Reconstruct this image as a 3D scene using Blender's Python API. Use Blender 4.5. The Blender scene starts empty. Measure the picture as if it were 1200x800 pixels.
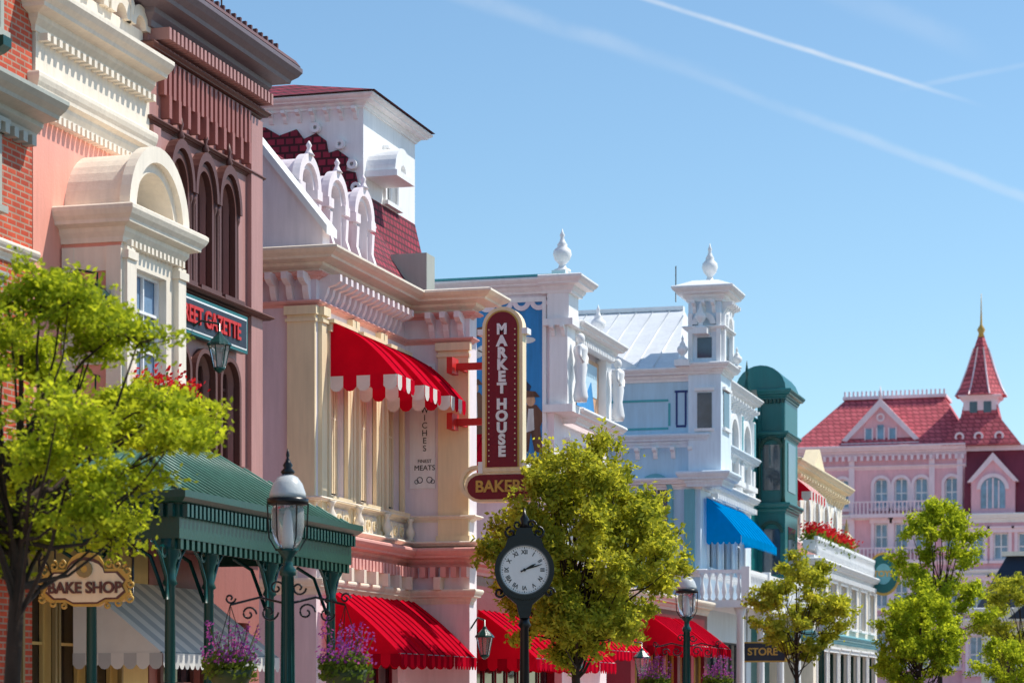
import bpy, math, random
import numpy as np
from mathutils import Vector, Matrix
R=math.radians
random.seed(7); rng=np.random.default_rng(11)
TH=R(15.77); CS,SN=math.cos(TH),math.sin(TH)

# ------------------------------------------------------------------ materials
def lin(c):
    return tuple(((x/255)/12.92 if x/255<=.04045 else ((x/255+.055)/1.055)**2.4) for x in c)
def nt(name):
    m=bpy.data.materials.new(name); m.use_nodes=True
    return m,m.node_tree.nodes,m.node_tree.links,m.node_tree.nodes['Principled BSDF']
def setv(n,k,v):
    if k in n.inputs: n.inputs[k].default_value=v
def varcol(N,L,c,var,scale,stretch=(1,1,.35)):
    tc=N.new('ShaderNodeTexCoord'); mp=N.new('ShaderNodeMapping'); mp.inputs['Scale'].default_value=stretch
    L.new(tc.outputs['Object'],mp.inputs['Vector'])
    a=N.new('ShaderNodeTexNoise'); a.inputs['Scale'].default_value=scale; a.inputs['Detail'].default_value=6; a.inputs['Roughness'].default_value=.65
    L.new(mp.outputs['Vector'],a.inputs['Vector'])
    r=N.new('ShaderNodeMapRange'); r.inputs['From Min'].default_value=.3; r.inputs['From Max'].default_value=.7
    r.inputs['To Min'].default_value=1-var; r.inputs['To Max'].default_value=1+var
    L.new(a.outputs['Fac'],r.inputs['Value'])
    v=N.new('ShaderNodeVectorMath'); v.operation='SCALE'; v.inputs[0].default_value=c
    L.new(r.outputs['Result'],v.inputs['Scale'])
    return v.outputs['Vector'],a,tc
def paint(name,c,rough=.5,var=.07,scale=2.2,metal=0,bump=.15,spec=.4):
    m,N,L,B=nt(name)
    o,a,tc=varcol(N,L,lin(c),var,scale)
    # fine vertical rain-streak weathering over the broad tone variation
    mp=N.new('ShaderNodeMapping'); mp.inputs['Scale'].default_value=(9,9,.8); L.new(tc.outputs['Object'],mp.inputs['Vector'])
    st=N.new('ShaderNodeTexNoise'); st.inputs['Scale'].default_value=1.5; st.inputs['Detail'].default_value=5; L.new(mp.outputs['Vector'],st.inputs['Vector'])
    r=N.new('ShaderNodeMapRange'); r.inputs['From Min'].default_value=.35; r.inputs['From Max'].default_value=.75; r.inputs['To Min'].default_value=1.03; r.inputs['To Max'].default_value=1-var*1.1
    L.new(st.outputs['Fac'],r.inputs['Value'])
    v=N.new('ShaderNodeVectorMath'); v.operation='SCALE'; L.new(o,v.inputs[0]); L.new(r.outputs['Result'],v.inputs['Scale'])
    L.new(v.outputs['Vector'],B.inputs['Base Color']); B.inputs['Roughness'].default_value=rough; B.inputs['Metallic'].default_value=metal
    setv(B,'Specular IOR Level',spec)
    n2=N.new('ShaderNodeTexNoise'); n2.inputs['Scale'].default_value=25; n2.inputs['Detail'].default_value=4
    L.new(tc.outputs['Object'],n2.inputs['Vector'])
    b=N.new('ShaderNodeBump'); b.inputs['Strength'].default_value=bump; b.inputs['Distance'].default_value=.02
    L.new(n2.outputs['Fac'],b.inputs['Height']); L.new(b.outputs['Normal'],B.inputs['Normal'])
    return m
def brickmat(name,c1,c2,mort,w,h,off=.5,ms=.012,rough=.8):
    m,N,L,B=nt(name)
    tc=N.new('ShaderNodeTexCoord'); s=N.new('ShaderNodeSeparateXYZ'); L.new(tc.outputs['Object'],s.inputs[0])
    ad=N.new('ShaderNodeMath'); ad.operation='ADD'; L.new(s.outputs['X'],ad.inputs[0]); L.new(s.outputs['Y'],ad.inputs[1])
    cb=N.new('ShaderNodeCombineXYZ'); L.new(ad.outputs[0],cb.inputs['X']); L.new(s.outputs['Z'],cb.inputs['Y'])
    br=N.new('ShaderNodeTexBrick'); L.new(cb.outputs[0],br.inputs['Vector'])
    br.offset=off; br.inputs['Scale'].default_value=1; br.inputs['Brick Width'].default_value=w; br.inputs['Row Height'].default_value=h
    br.inputs['Mortar Size'].default_value=ms; br.inputs['Mortar Smooth'].default_value=.2
    br.inputs['Color1'].default_value=(*lin(c1),1); br.inputs['Color2'].default_value=(*lin(c2),1); br.inputs['Mortar'].default_value=(*lin(mort),1)
    no=N.new('ShaderNodeTexNoise'); no.inputs['Scale'].default_value=3; no.inputs['Detail'].default_value=5
    L.new(tc.outputs['Object'],no.inputs['Vector'])
    r=N.new('ShaderNodeMapRange'); r.inputs['From Min'].default_value=.3; r.inputs['From Max'].default_value=.7; r.inputs['To Min'].default_value=.78; r.inputs['To Max'].default_value=1.15
    L.new(no.outputs['Fac'],r.inputs['Value'])
    v=N.new('ShaderNodeVectorMath'); v.operation='SCALE'; L.new(br.outputs['Color'],v.inputs[0]); L.new(r.outputs['Result'],v.inputs['Scale'])
    L.new(v.outputs['Vector'],B.inputs['Base Color']); B.inputs['Roughness'].default_value=rough
    b=N.new('ShaderNodeBump'); b.inputs['Strength'].default_value=.5; b.inputs['Distance'].default_value=.02; b.invert=True
    L.new(br.outputs['Fac'],b.inputs['Height']); L.new(b.outputs['Normal'],B.inputs['Normal'])
    return m
def cloth(name,c,tr=.45,var=.1):
    m,N,L,B=nt(name); N.remove(B)
    o,a,tc=varcol(N,L,lin(c),var,3,(1,1,1))
    d=N.new('ShaderNodeBsdfDiffuse'); t=N.new('ShaderNodeBsdfTranslucent'); x=N.new('ShaderNodeMixShader'); x.inputs[0].default_value=tr
    L.new(o,d.inputs['Color']); L.new(o,t.inputs['Color']); L.new(d.outputs[0],x.inputs[1]); L.new(t.outputs[0],x.inputs[2])
    L.new(x.outputs[0],N['Material Output'].inputs['Surface'])
    return m
def leafmat(name,c0,c1,tr=.5):
    m,N,L,B=nt(name); N.remove(B)
    g=N.new('ShaderNodeNewGeometry'); cr=N.new('ShaderNodeValToRGB')
    cr.color_ramp.elements[0].color=(*c0,1); cr.color_ramp.elements[1].color=(*c1,1)
    tc=N.new('ShaderNodeTexCoord'); no=N.new('ShaderNodeTexNoise'); no.inputs['Scale'].default_value=1.6; no.inputs['Detail'].default_value=3
    L.new(tc.outputs['Object'],no.inputs['Vector'])
    ma=N.new('ShaderNodeMath'); ma.operation='MULTIPLY_ADD'; ma.inputs[1].default_value=.55; L.new(g.outputs['Random Per Island'],ma.inputs[0])
    mb=N.new('ShaderNodeMapRange'); mb.inputs['From Min'].default_value=.3; mb.inputs['From Max'].default_value=.7; mb.inputs['To Min'].default_value=0; mb.inputs['To Max'].default_value=.45
    L.new(no.outputs['Fac'],mb.inputs['Value']); L.new(mb.outputs[0],ma.inputs[2]); L.new(ma.outputs[0],cr.inputs['Fac'])
    d=N.new('ShaderNodeBsdfDiffuse'); t=N.new('ShaderNodeBsdfTranslucent'); x=N.new('ShaderNodeMixShader'); x.inputs[0].default_value=tr
    L.new(cr.outputs[0],d.inputs['Color'])
    sc=N.new('ShaderNodeVectorMath'); sc.operation='MULTIPLY'; sc.inputs[1].default_value=(2.0,1.8,.9); L.new(cr.outputs[0],sc.inputs[0]); L.new(sc.outputs[0],t.inputs['Color'])
    L.new(d.outputs[0],x.inputs[1]); L.new(t.outputs[0],x.inputs[2])
    L.new(x.outputs[0],N['Material Output'].inputs['Surface'])
    return m
def glassmat(name,c,rough=.06):
    m,N,L,B=nt(name)
    o,a,tc=varcol(N,L,lin(c),.5,1.3,(1,1,1))
    L.new(o,B.inputs['Base Color']); B.inputs['Roughness'].default_value=rough; setv(B,'Specular IOR Level',.9)
    return m
M={}
def mk(k,*a,**kw): M[k]=paint(k,*a,**kw)
mk('cream_paint',(240,228,210)); mk('warm_cream',(242,222,184)); mk('salmon_paint',(242,168,150)); mk('white_paint',(240,240,240),var=.05)
mk('mauve_brown',(182,134,128)); mk('dark_brown',(100,62,56)); mk('red_brown',(160,100,92)); mk('grey_trim',(172,174,164))
mk('market_wall',(222,204,212)); mk('market_white',(238,226,230)); mk('dentil_pink',(232,172,164))
mk('maroon_paint',(122,16,40),rough=.35); mk('gold_paint',(205,165,80),rough=.35); mk('ochre_paint',(208,178,110))
mk('teal_paint',(14,102,104),rough=.35); mk('dark_green',(22,66,56),rough=.3); mk('post_green',(12,66,62),rough=.25)
mk('pale_blue',(184,216,234)); mk('pale_blue_white',(220,234,244)); mk('pale_teal',(110,176,186)); mk('panel_teal',(80,170,176))
mk('black_iron',(14,14,16),rough=.3); mk('mural_sky',(50,142,206),var=.2,scale=.8); mk('mural_brown',(120,84,66),var=.4,scale=3); mk('mural_white',(224,226,222),var=.2,scale=3)
mk('mural_peach',(222,176,140),var=.25,scale=3); mk('hotel_pink',(238,180,190)); mk('hotel_pale',(244,218,226)); mk('hotel_maroon',(128,50,68))
mk('copper_roof',(84,126,112),rough=.4,var=.15); mk('white_roof',(228,230,232),rough=.4,metal=0); mk('bark',(62,46,36),rough=.9,var=.3,bump=.6,scale=8)
mk('paving',(186,160,148),rough=.85,var=.12); mk('asphalt',(82,76,76),rough=.9,var=.15); mk('kerb_stone',(150,146,140),rough=.8); mk('ground_soil',(110,104,90),rough=.95,var=.2,scale=.2)
mk('steel',(110,110,110),rough=.4,metal=.8); mk('curtain',(240,220,186),var=.15,scale=6); mk('sign_red',(206,40,36)); mk('navy',(40,50,66)); mk('dial_white',(236,236,232),var=.02); mk('cornice_slate',(116,102,108))
mk('olive_wall',(150,130,84)); mk('blue_letter',(40,60,120)); mk('moss',(60,70,30)); mk('blind_grey',(190,194,202)); mk('lamp_cap',(196,200,200),rough=.3); mk('mural_dark',(52,60,84),var=.4,scale=4)
M['brick']=brickmat('red_brick',(208,84,50),(184,66,40),(176,146,126),.22,.075)
M['maroon_tile']=brickmat('maroon_tile',(160,40,64),(128,28,52),(70,14,28),.19,.15,ms=.024)
M['pink_tile']=brickmat('pink_tile',(220,106,114),(200,88,98),(150,60,70),.5,.35,ms=.05)
M['red_cloth']=cloth('red_awning_cloth',(218,20,50)); M['white_cloth']=cloth('white_awning_cloth',(236,234,228),.3,.05); M['blue_cloth']=cloth('blue_awning_cloth',(0,146,214),.4)
M['deep_red_cloth']=cloth('deep_red_cloth',(160,10,36),.3); M['grey_cloth']=cloth('grey_awning_cloth',(196,196,194),.2,.05); M['dark_blue_cloth']=cloth('dark_blue_cloth',(0,104,170),.3)
M['glass']=glassmat('window_glass',(52,66,80)); M['glass_dark']=glassmat('dark_glass',(26,24,30)); M['glass_blue']=glassmat('pale_glass',(110,140,170),.1)
M['leaf_lime']=leafmat('lime_leaves',(.13,.20,.02),(.50,.56,.05),.52)
M['leaf_mid']=leafmat('holm_leaves',(.09,.14,.018),(.60,.60,.09),.46)
M['leaf_dark']=leafmat('deep_leaves',(.045,.085,.018),(.17,.23,.04),.4)
M['petal_purple']=leafmat('purple_petals',(.16,.03,.30),(.42,.10,.45),.4); M['petal_red']=leafmat('red_petals',(.35,.01,.02),(.6,.03,.05),.3)
def lampglass():
    m,N,L,B=nt('frosted_lamp_glass'); B.inputs['Base Color'].default_value=(.75,.78,.78,1); B.inputs['Roughness'].default_value=.12
    setv(B,'Transmission Weight',.75); setv(B,'IOR',1.12); return m
M['lamp_glass']=lampglass()

# ------------------------------------------------------------------ geometry helpers
class Part:
    def __init__(s,mat): s.v=[];s.f=[];s.sm=[];s.mat=mat
    def add(s,v,f,smooth=False):
        o=len(s.v); s.v.extend(v); s.f.extend([tuple(i+o for i in q) for q in f]); s.sm.extend([smooth]*len(f))
class G:
    def __init__(s,name,loc=(0,0,0)):
        s.loc=Vector(loc); s.e=bpy.data.objects.new(name,None); s.e.empty_display_size=.3
        s.e.location=loc; bpy.context.collection.objects.link(s.e); s.parts={}
    def p(s,name,mat):
        if name not in s.parts: s.parts[name]=Part(M[mat])
        return s.parts[name]
    def build(s):
        for n,p in s.parts.items():
            if not p.v: continue
            me=bpy.data.meshes.new(n); l=s.loc
            me.from_pydata([(a[0]-l.x,a[1]-l.y,a[2]-l.z) for a in p.v],[],p.f); me.materials.append(p.mat)
            me.polygons.foreach_set('use_smooth',p.sm); me.update()
            ob=bpy.data.objects.new(n,me); bpy.context.collection.objects.link(ob); ob.parent=s.e
class Fr:
    def __init__(s,ox,oy,ux,uy): s.ox,s.oy,s.ux,s.uy=ox,oy,ux,uy; s.nx,s.ny=uy,-ux
    def pt(s,u,n,z): return (s.ox+u*s.ux+n*s.nx, s.oy+u*s.uy+n*s.ny, z)
def ST(r): return Fr(r,0,0,1)
def CF(y): return Fr(0,y,1,0)
def FC(x,y): return Fr(x,y,CS,SN)
HX=[(0,1,2,3),(7,6,5,4),(0,4,5,1),(1,5,6,2),(2,6,7,3),(3,7,4,0)]
def box(P,F,u0,u1,n0,n1,z0,z1):
    P.add([F.pt(u0,n0,z0),F.pt(u1,n0,z0),F.pt(u1,n1,z0),F.pt(u0,n1,z0),F.pt(u0,n0,z1),F.pt(u1,n0,z1),F.pt(u1,n1,z1),F.pt(u0,n1,z1)],HX)
def frustum(P,a,z0,b,z1):
    v=[(a[0],a[2],z0),(a[1],a[2],z0),(a[1],a[3],z0),(a[0],a[3],z0),(b[0],b[2],z1),(b[1],b[2],z1),(b[1],b[3],z1),(b[0],b[3],z1)]
    P.add(v,HX)
def slab(P,F,pts,n0,n1):
    k=len(pts); v=[F.pt(u,n1,z) for u,z in pts]+[F.pt(u,n0,z) for u,z in pts]
    f=[tuple(range(k)),tuple(range(2*k-1,k-1,-1))]+[(i,(i+1)%k,(i+1)%k+k,i+k) for i in range(k)]
    P.add(v,f)
def prof(P,F,pts,u0,u1):
    k=len(pts); v=[F.pt(u0,n,z) for n,z in pts]+[F.pt(u1,n,z) for n,z in pts]
    f=[tuple(range(k)),tuple(range(2*k-1,k-1,-1))]+[(i,(i+1)%k,(i+1)%k+k,i+k) for i in range(k)]
    P.add(v,f)
def sweep(P,path,pf):
    k=len(pf); v=[];f=[]; n=len(path); ns=[]
    for i in range(n-1):
        dx,dy=path[i+1][0]-path[i][0],path[i+1][1]-path[i][1]; l=math.hypot(dx,dy); ns.append((dy/l,-dx/l))
    for i,p in enumerate(path):
        a=ns[max(i-1,0)]; b=ns[min(i,n-2)]; d=1+a[0]*b[0]+a[1]*b[1]; m=((a[0]+b[0])/d,(a[1]+b[1])/d)
        for q,z in pf: v.append((p[0]+m[0]*q,p[1]+m[1]*q,z))
    for i in range(n-1):
        for j in range(k): f.append((i*k+j,i*k+(j+1)%k,(i+1)*k+(j+1)%k,(i+1)*k+j))
    f.append(tuple(range(k))); f.append(tuple(range((n-1)*k+k-1,(n-1)*k-1,-1)))
    P.add(v,f)
def corn(z0,z1,o):
    h=z1-z0
    return [(-.05,z0),(.12*o,z0),(.15*o,z0+.15*h),(.3*o,z0+.3*h),(.32*o,z0+.42*h),(.72*o,z0+.5*h),(.75*o,z0+.6*h),(.9*o,z0+.72*h),(o,z0+.86*h),(o,z1-.012),(.9*o,z1+.01),(-.05,z1+.01)]
def lathe(P,cx,cy,pr,seg=14,sx=1,sy=1,smooth=True):
    v=[];f=[]
    for r,z in pr:
        for i in range(seg):
            a=2*math.pi*(i+.5)/seg; v.append((cx+r*sx*math.cos(a),cy+r*sy*math.sin(a),z))
    for j in range(len(pr)-1):
        for i in range(seg): f.append((j*seg+i,j*seg+(i+1)%seg,(j+1)*seg+(i+1)%seg,(j+1)*seg+i))
    f.append(tuple(range(seg-1,-1,-1))); f.append(tuple(range((len(pr)-1)*seg,len(pr)*seg)))
    P.add(v,f,smooth)
def ball(P,c,r,seg=10,sz=1):
    lathe(P,c[0],c[1],[(max(.001,r*math.sin(math.pi*j/8)),c[2]-r*sz*math.cos(math.pi*j/8)) for j in range(9)],seg)
def tube(P,pts,rad,seg=6):
    v=[];f=[];pts=[Vector(p) for p in pts]; n=len(pts)
    if not isinstance(rad,(list,tuple)): rad=[rad]*n
    for i,p in enumerate(pts):
        d=(pts[min(i+1,n-1)]-pts[max(i-1,0)]).normalized(); a=d.orthogonal().normalized() if abs(d.z)>.95 else d.cross(Vector((0,0,1))).normalized(); b=d.cross(a)
        for j in range(seg):
            t=2*math.pi*j/seg; v.append(tuple(p+(a*math.cos(t)+b*math.sin(t))*rad[i]))
    for i in range(n-1):
        for j in range(seg): f.append((i*seg+j,i*seg+(j+1)%seg,(i+1)*seg+(j+1)%seg,(i+1)*seg+j))
    f.append(tuple(range(seg))); f.append(tuple(range(n*seg-1,(n-1)*seg-1,-1)))
    P.add(v,f,True)
def ring(P,F,uc,zc,r0,r1,n0,n1,a0=0,a1=math.pi,seg=16,ez=1):
    for i in range(seg):
        t0=a0+(a1-a0)*i/seg; t1=a0+(a1-a0)*(i+1)/seg
        slab(P,F,[(uc+r0*math.cos(t0),zc+ez*r0*math.sin(t0)),(uc+r1*math.cos(t0),zc+ez*r1*math.sin(t0)),(uc+r1*math.cos(t1),zc+ez*r1*math.sin(t1)),(uc+r0*math.cos(t1),zc+ez*r0*math.sin(t1))],n0,n1)
def disc(uc,zc,r,seg=32,a0=0,a1=2*math.pi,ez=1):
    k=seg if a1-a0>6.28 else seg+1
    return [(uc+r*math.cos(a0+(a1-a0)*i/seg),zc+ez*r*math.sin(a0+(a1-a0)*i/seg)) for i in range(k)]
def wall(P,F,u0,u1,z0,z1,ops=(),n=0,dep=.16,back=.45):
    us=sorted(set([u0,u1]+[o[0] for o in ops]+[o[1] for o in ops])); zs=sorted(set([z0,z1]+[o[2] for o in ops]+[o[3] for o in ops]))
    for a,b in zip(us,us[1:]):
        for c,d in zip(zs,zs[1:]):
            mu,mz=(a+b)/2,(c+d)/2
            if any(o[0]<mu<o[1] and o[2]<mz<o[3] for o in ops): continue
            P.add([F.pt(a,n,c),F.pt(b,n,c),F.pt(b,n,d),F.pt(a,n,d)],[(0,1,2,3)])
    def rev(a,b,c,d,dp,n=n):
        v=[F.pt(a,n,c),F.pt(b,n,c),F.pt(b,n,d),F.pt(a,n,d),F.pt(a,n-dp,c),F.pt(b,n-dp,c),F.pt(b,n-dp,d),F.pt(a,n-dp,d)]
        P.add(v,[(0,1,5,4),(1,2,6,5),(2,3,7,6),(3,0,4,7)])
    # outer returns sit 5 mm inside so they never share a plane with the adjoining wall
    rev(u0+.005,u1-.005,z0,z1-.003,back,n-.005)
    for o in ops:
        a,b,c,d=o[:4]; rev(a,b,c,d,dep)
        if len(o)>4 and o[4]:
            r=(b-a)/2; ez=o[4] if o[4]!=True else 1; zc=d-r*ez; m=(a+b)/2
            for sgn,e in ((-1,a),(1,b)):
                arc=[(m+sgn*r*math.cos(t*math.pi/16),zc+r*ez*math.sin(t*math.pi/16)) for t in range(9)]
                slab(P,F,[(e,d)]+arc[:],n-dep,n-.0005)
def window(g,F,a,b,c,d,n=0,fm='white_paint',gm='glass',nu=1,nz=2,dep=.16,tw=.045,trim=None,tw2=.09,proud=.05,arch=0,sill=True,tag=''):
    fr=g.p('window_frames'+tag,fm); gl=g.p('window_glass'+tag,gm)
    gl.add([F.pt(a,n-dep+.004,c),F.pt(b,n-dep+.004,c),F.pt(b,n-dep+.004,d),F.pt(a,n-dep+.004,d)],[(0,1,2,3)])
    q0,q1=n-dep+.01,n-dep+.06
    box(fr,F,a,a+tw,q0,q1,c,d); box(fr,F,b-tw,b,q0,q1,c,d); box(fr,F,a+tw,b-tw,q0,q1-.004,c,c+tw*1.5); box(fr,F,a+tw,b-tw,q0,q1-.004,d-tw,d)
    for i in range(1,nu+0):
        u=a+(b-a)*i/nu; box(fr,F,u-tw*.35,u+tw*.35,q0,q1-.012,c+tw*1.5,d-tw)
    for i in range(1,nz):
        z=c+(d-c)*i/nz; box(fr,F,a+tw,b-tw,q0,q1-.008,z-tw*.4,z+tw*.4)
    if trim:
        t=g.p('window_surrounds'+tag,trim); r=(b-a)/2
        if arch:
            zc=d-r*arch; box(t,F,a-tw2,a,n-.01,n+proud,c,zc); box(t,F,b,b+tw2,n-.01,n+proud,c,zc)
            ring(t,F,(a+b)/2,zc,r,r+tw2,n-.01,n+proud,ez=arch)
        else:
            box(t,F,a-tw2,a,n-.01,n+proud,c,d); box(t,F,b,b+tw2,n-.01,n+proud,c,d); box(t,F,a-tw2*1.4,b+tw2*1.4,n-.01,n+proud*1.6,d,d+tw2*1.3)
            box(t,F,a-tw2*1.8,b+tw2*1.8,n-.01,n+proud*2.6,d+tw2*1.3,d+tw2*1.9)
        if sill: box(t,F,a-tw2*1.5,b+tw2*1.5,n-.01,n+proud*2.2,c-tw2*.9,c)
def row(P,F,u0,u1,sp,w,n0,n1,z0,z1):
    k=max(1,int((u1-u0)/sp)); st=(u1-u0)/k
    for i in range(k):
        u=u0+st*(i+.5); box(P,F,u-w/2,u+w/2,n0,n1,z0,z1)
def brackets(P,F,u0,u1,sp,w,out,z0,z1,n=0):
    k=max(1,int(round((u1-u0)/sp))); st=(u1-u0)/k; h=z1-z0
    for i in range(k):
        u=u0+st*(i+.5); prof(P,F,[(n,z1),(n+out,z1),(n+out,z1-.25*h),(n+.75*out,z1-.38*h),(n+.42*out,z1-.45*h),(n+.35*out,z1-.7*h),(n+.15*out,z0),(n,z0)],u-w/2,u+w/2)
def urn(P,x,y,z,h,r):
    lathe(P,x,y,[(r*.9,z),(r*.9,z+.08*h),(r*.45,z+.12*h),(r*.35,z+.2*h),(r*.8,z+.3*h),(r,z+.42*h),(r*.9,z+.52*h),(r*.5,z+.6*h),(r*.55,z+.64*h),(r*.3,z+.72*h),(r*.18,z+.8*h),(r*.28,z+.85*h),(r*.12,z+.92*h),(.004,z+h)],12)
def baluster(P,x,y,z,h,r=.045):
    lathe(P,x,y,[(r,z),(r*.5,z+.12*h),(r,z+.3*h),(r*.95,z+.42*h),(r*.4,z+.7*h),(r*.5,z+.85*h),(r,z+h)],7)
def text(g,s,F,u,z,n,size,mat,rot=0,al='CENTER',ext=.012,off=0,sp=1,ls=1,sx=1):
    c=bpy.data.curves.new('lettering','FONT'); c.body=s; c.size=size; c.align_x=al; c.align_y='CENTER'; c.extrude=ext; c.offset=off; c.space_character=sp; c.space_line=ls
    c.materials.append(M[mat]); o=bpy.data.objects.new('lettering',c); bpy.context.collection.objects.link(o); o.parent=g.e
    p=Vector(F.pt(u,n,z))-g.loc
    m=Matrix(((F.ux,0,F.nx),(F.uy,0,F.ny),(0,1,0))).to_4x4()
    o.matrix_local=Matrix.Translation(p)@m@Matrix.Rotation(rot,4,'Z')@Matrix.Diagonal((sx,1,1,1))
def awning(g,F,u0,u1,nw,no,zt,zb,mat,vm='white_cloth',vm2=None,val=.2,curve=.12,tag='',stripes=0,smat=None,spw=.16):
    c=g.p('awning_cloth'+tag,mat); k=8
    pf=[]
    for i in range(k+1):
        t=i/k; pf.append((nw+(no-nw)*t, zt+(zb-zt)*t+curve*math.sin(math.pi*t)))
    if stripes:
        c2=g.p('awning_stripes'+tag,smat); w=(u1-u0)/stripes
        for j in range(stripes):
            P=c if j%2==0 else c2
            for i in range(k): P.add([F.pt(u0+j*w,*pf[i]),F.pt(u0+(j+1)*w,*pf[i]),F.pt(u0+(j+1)*w,*pf[i+1]),F.pt(u0+j*w,*pf[i+1])],[(0,1,2,3)],True)
    else:
        nn=max(2,int((u1-u0)/.3))
        for j in range(nn):
            a=u0+(u1-u0)*j/nn; b=u0+(u1-u0)*(j+1)/nn
            for i in range(k):
                q=lambda u,s,i: F.pt(u,pf[i][0],pf[i][1]-s)
                m=(a+b)/2
                c.add([q(a,0,i),q(m,.018,i),q(m,.018,i+1),q(a,0,i+1)],[(0,1,2,3)]); c.add([q(m,.018,i),q(b,0,i),q(b,0,i+1),q(m,.018,i+1)],[(0,1,2,3)])
            if j: tube(g.p('awning_seams'+tag,'deep_red_cloth'),[F.pt(a,q_[0]+.004,q_[1]+.006) for q_ in pf],.008,4)
    for u in (u0+.002,u1-.002): c.add([F.pt(u,*q) for q in pf]+[F.pt(u,nw,zb)],[tuple(range(k+2))])
    w=spw; kk=max(2,int((u1-u0)/w)); w=(u1-u0)/kk
    for (FF,a,b,nfix,al) in ((F,u0,u1,no,'u'),(F,nw,no,u0,'n')):
        kk=max(2,int(round((b-a)/w))); ww=(b-a)/kk
        for j in range(kk):
            P=g.p('awning_valance'+tag,mat) if j%2 else g.p('awning_valance_stripes'+tag,vm); x0=a+j*ww; x1=x0+ww; xm=(x0+x1)/2
            pts=[(x0,zb),(x1,zb),(x1,zb-val*.7),(xm+ww*.25,zb-val*.95),(xm,zb-val),(xm-ww*.25,zb-val*.95),(x0,zb-val*.7)]
            if al=='u': P.add([F.pt(p,nfix+.01,z) for p,z in pts],[tuple(range(7))])
            else: P.add([F.pt(nfix-.01,p,z) for p,z in pts],[tuple(range(7))])
    fr=g.p('awning_frame'+tag,'steel'); tube(fr,[F.pt(u0,no-.02,zb),F.pt(u1,no-.02,zb)],.015,5)
def body(g,x0,x1,y0,y1,z0,z1,mat,name='body'):
    frustum(g.p(name,mat),(x0,x1,y0,y1),z0,(x0,x1,y0,y1),z1)

# ------------------------------------------------------------------ ground
def sheet(name,x0,x1,y0,y1,z,mat,th=None):
    me=bpy.data.meshes.new(name)
    if th: me.from_pydata([(x0,y0,z-th),(x1,y0,z-th),(x1,y1,z-th),(x0,y1,z-th),(x0,y0,z),(x1,y0,z),(x1,y1,z),(x0,y1,z)],[],HX)
    else: me.from_pydata([(x0,y0,z),(x1,y0,z),(x1,y1,z),(x0,y1,z)],[],[(0,1,2,3)])
    me.materials.append(M[mat]); o=bpy.data.objects.new(name,me); bpy.context.collection.objects.link(o); return o
sheet('ground',-3000,3000,-3000,3000,-.14,'ground_soil')
sheet('road',-8.7,8.7,-60,150,-.12,'asphalt')
sheet('square_paving',-60,60,150.01,194,-.11,'paving')
for nm,a,b in (('sidewalk',-14,-8.9),('sidewalk',8.9,14)): sheet(nm,a,b,-60,150,0,'paving',.13)
for a,b in ((-8.898,-8.7),(8.7,8.898)): sheet('kerb',a,b,-60,150,.004,'kerb_stone',.13)
for a in (-2.2,-.8,.8,2.2): sheet('tram_rail',a-.035,a+.035,-60,150,-.116,'steel')
for a in (-8.4,8.3): sheet('road_edge_marking',a,a+.1,-60,150,-.115,'white_paint')

# ------------------------------------------------------------------ red brick building
g=G('red_brick_building',(-13.5,24,0)); F=ST(-13.5)
ops=[(24.0,25.55,7.35,8.2),(22.2,23.6,7.35,8.2),(24.0,25.5,4.6,6.4),(24.1,25.6,9.4,11.0)]
wall(g.p('walls','brick'),F,20,26.5,0,13,ops); body(g,-22,-13.95,20.05,26.4,0,12.9,'brick')
for o in ops: window(g,F,*o[:4],fm='grey_trim',nz=7,trim='grey_trim')
pa=[(-14,20),(-13.5,20),(-13.5,26.49)]
sweep(g.p('cornice','grey_trim'),pa,corn(8.32,8.75,.5)); row(g.p('dentils','grey_trim'),F,20.1,26.4,.22,.11,.0,.14,8.2,8.318)
sweep(g.p('string_course','cream_paint'),pa,corn(6.75,6.95,.12)); sweep(g.p('top_trim','cream_paint'),pa,corn(12.6,13.1,.4))
brackets(g.p('bracket','dark_green'),F,25.0,25.4,.4,.2,.35,8.76,9.2)
g.build()

# ------------------------------------------------------------------ pink building
g=G('pink_stucco_building',(-13.5,28,0)); F=ST(-13.5)
wall(g.p('walls','salmon_paint'),F,26.52,29.83,3.9,9.0,[]); wall(g.p('shop_wall','ochre_paint'),F,20,29.83,0,3.9,[(20.5+i*.95,21.3+i*.95,.8,3.0) for i in range(9)],n=.012)
for i in range(9): window(g,F,20.5+i*.95,21.3+i*.95,.8,3.0,n=.012,fm='ochre_paint',gm='glass_dark',nz=3,trim='olive_wall',tw2=.05,tag='_shop')
body(g,-22,-13.95,26.53,29.8,0,10.4,'salmon_paint')
pa=[(-14,26.53),(-13.5,26.53),(-13.5,29.83)]
sweep(g.p('architrave','cream_paint'),pa,corn(8.72,9.12,.16)); row(g.p('dentils','cream_paint'),F,26.55,29.8,.13,.07,.0,.12,8.62,8.72)
wall(g.p('frieze','cream_paint'),F,26.53,29.83,9.12,9.66,[],n=.03)
sweep(g.p('cornice','cream_paint'),pa,corn(9.64,10.08,.4)); row(g.p('dentils','cream_paint'),F,26.55,29.8,.16,.08,.03,.16,9.54,9.63)
wall(g.p('parapet','cream_paint'),F,26.6,29.8,10.08,10.5,[],n=-.05)
pp=g.p('crest_scrolls','cream_paint')
for i,u in enumerate((26.9,27.6,28.3,29.0,29.6)):
    ring(pp,F,u,10.5,.16,.3,-.25,.02,seg=12); box(pp,F,u-.34,u-.3,-.25,.03,10.5,11.2); lathe(pp,-13.55,u+.33,[(.05,10.5),(.1,10.7),(.06,10.9),(.1,11.1),(.02,11.25)],8)
box(pp,F,26.6,29.8,-.3,.06,11.25,11.4)
B=ST(-12.7); C=CF(27.3)
wc=g.p('bay_walls','cream_paint')
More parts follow.
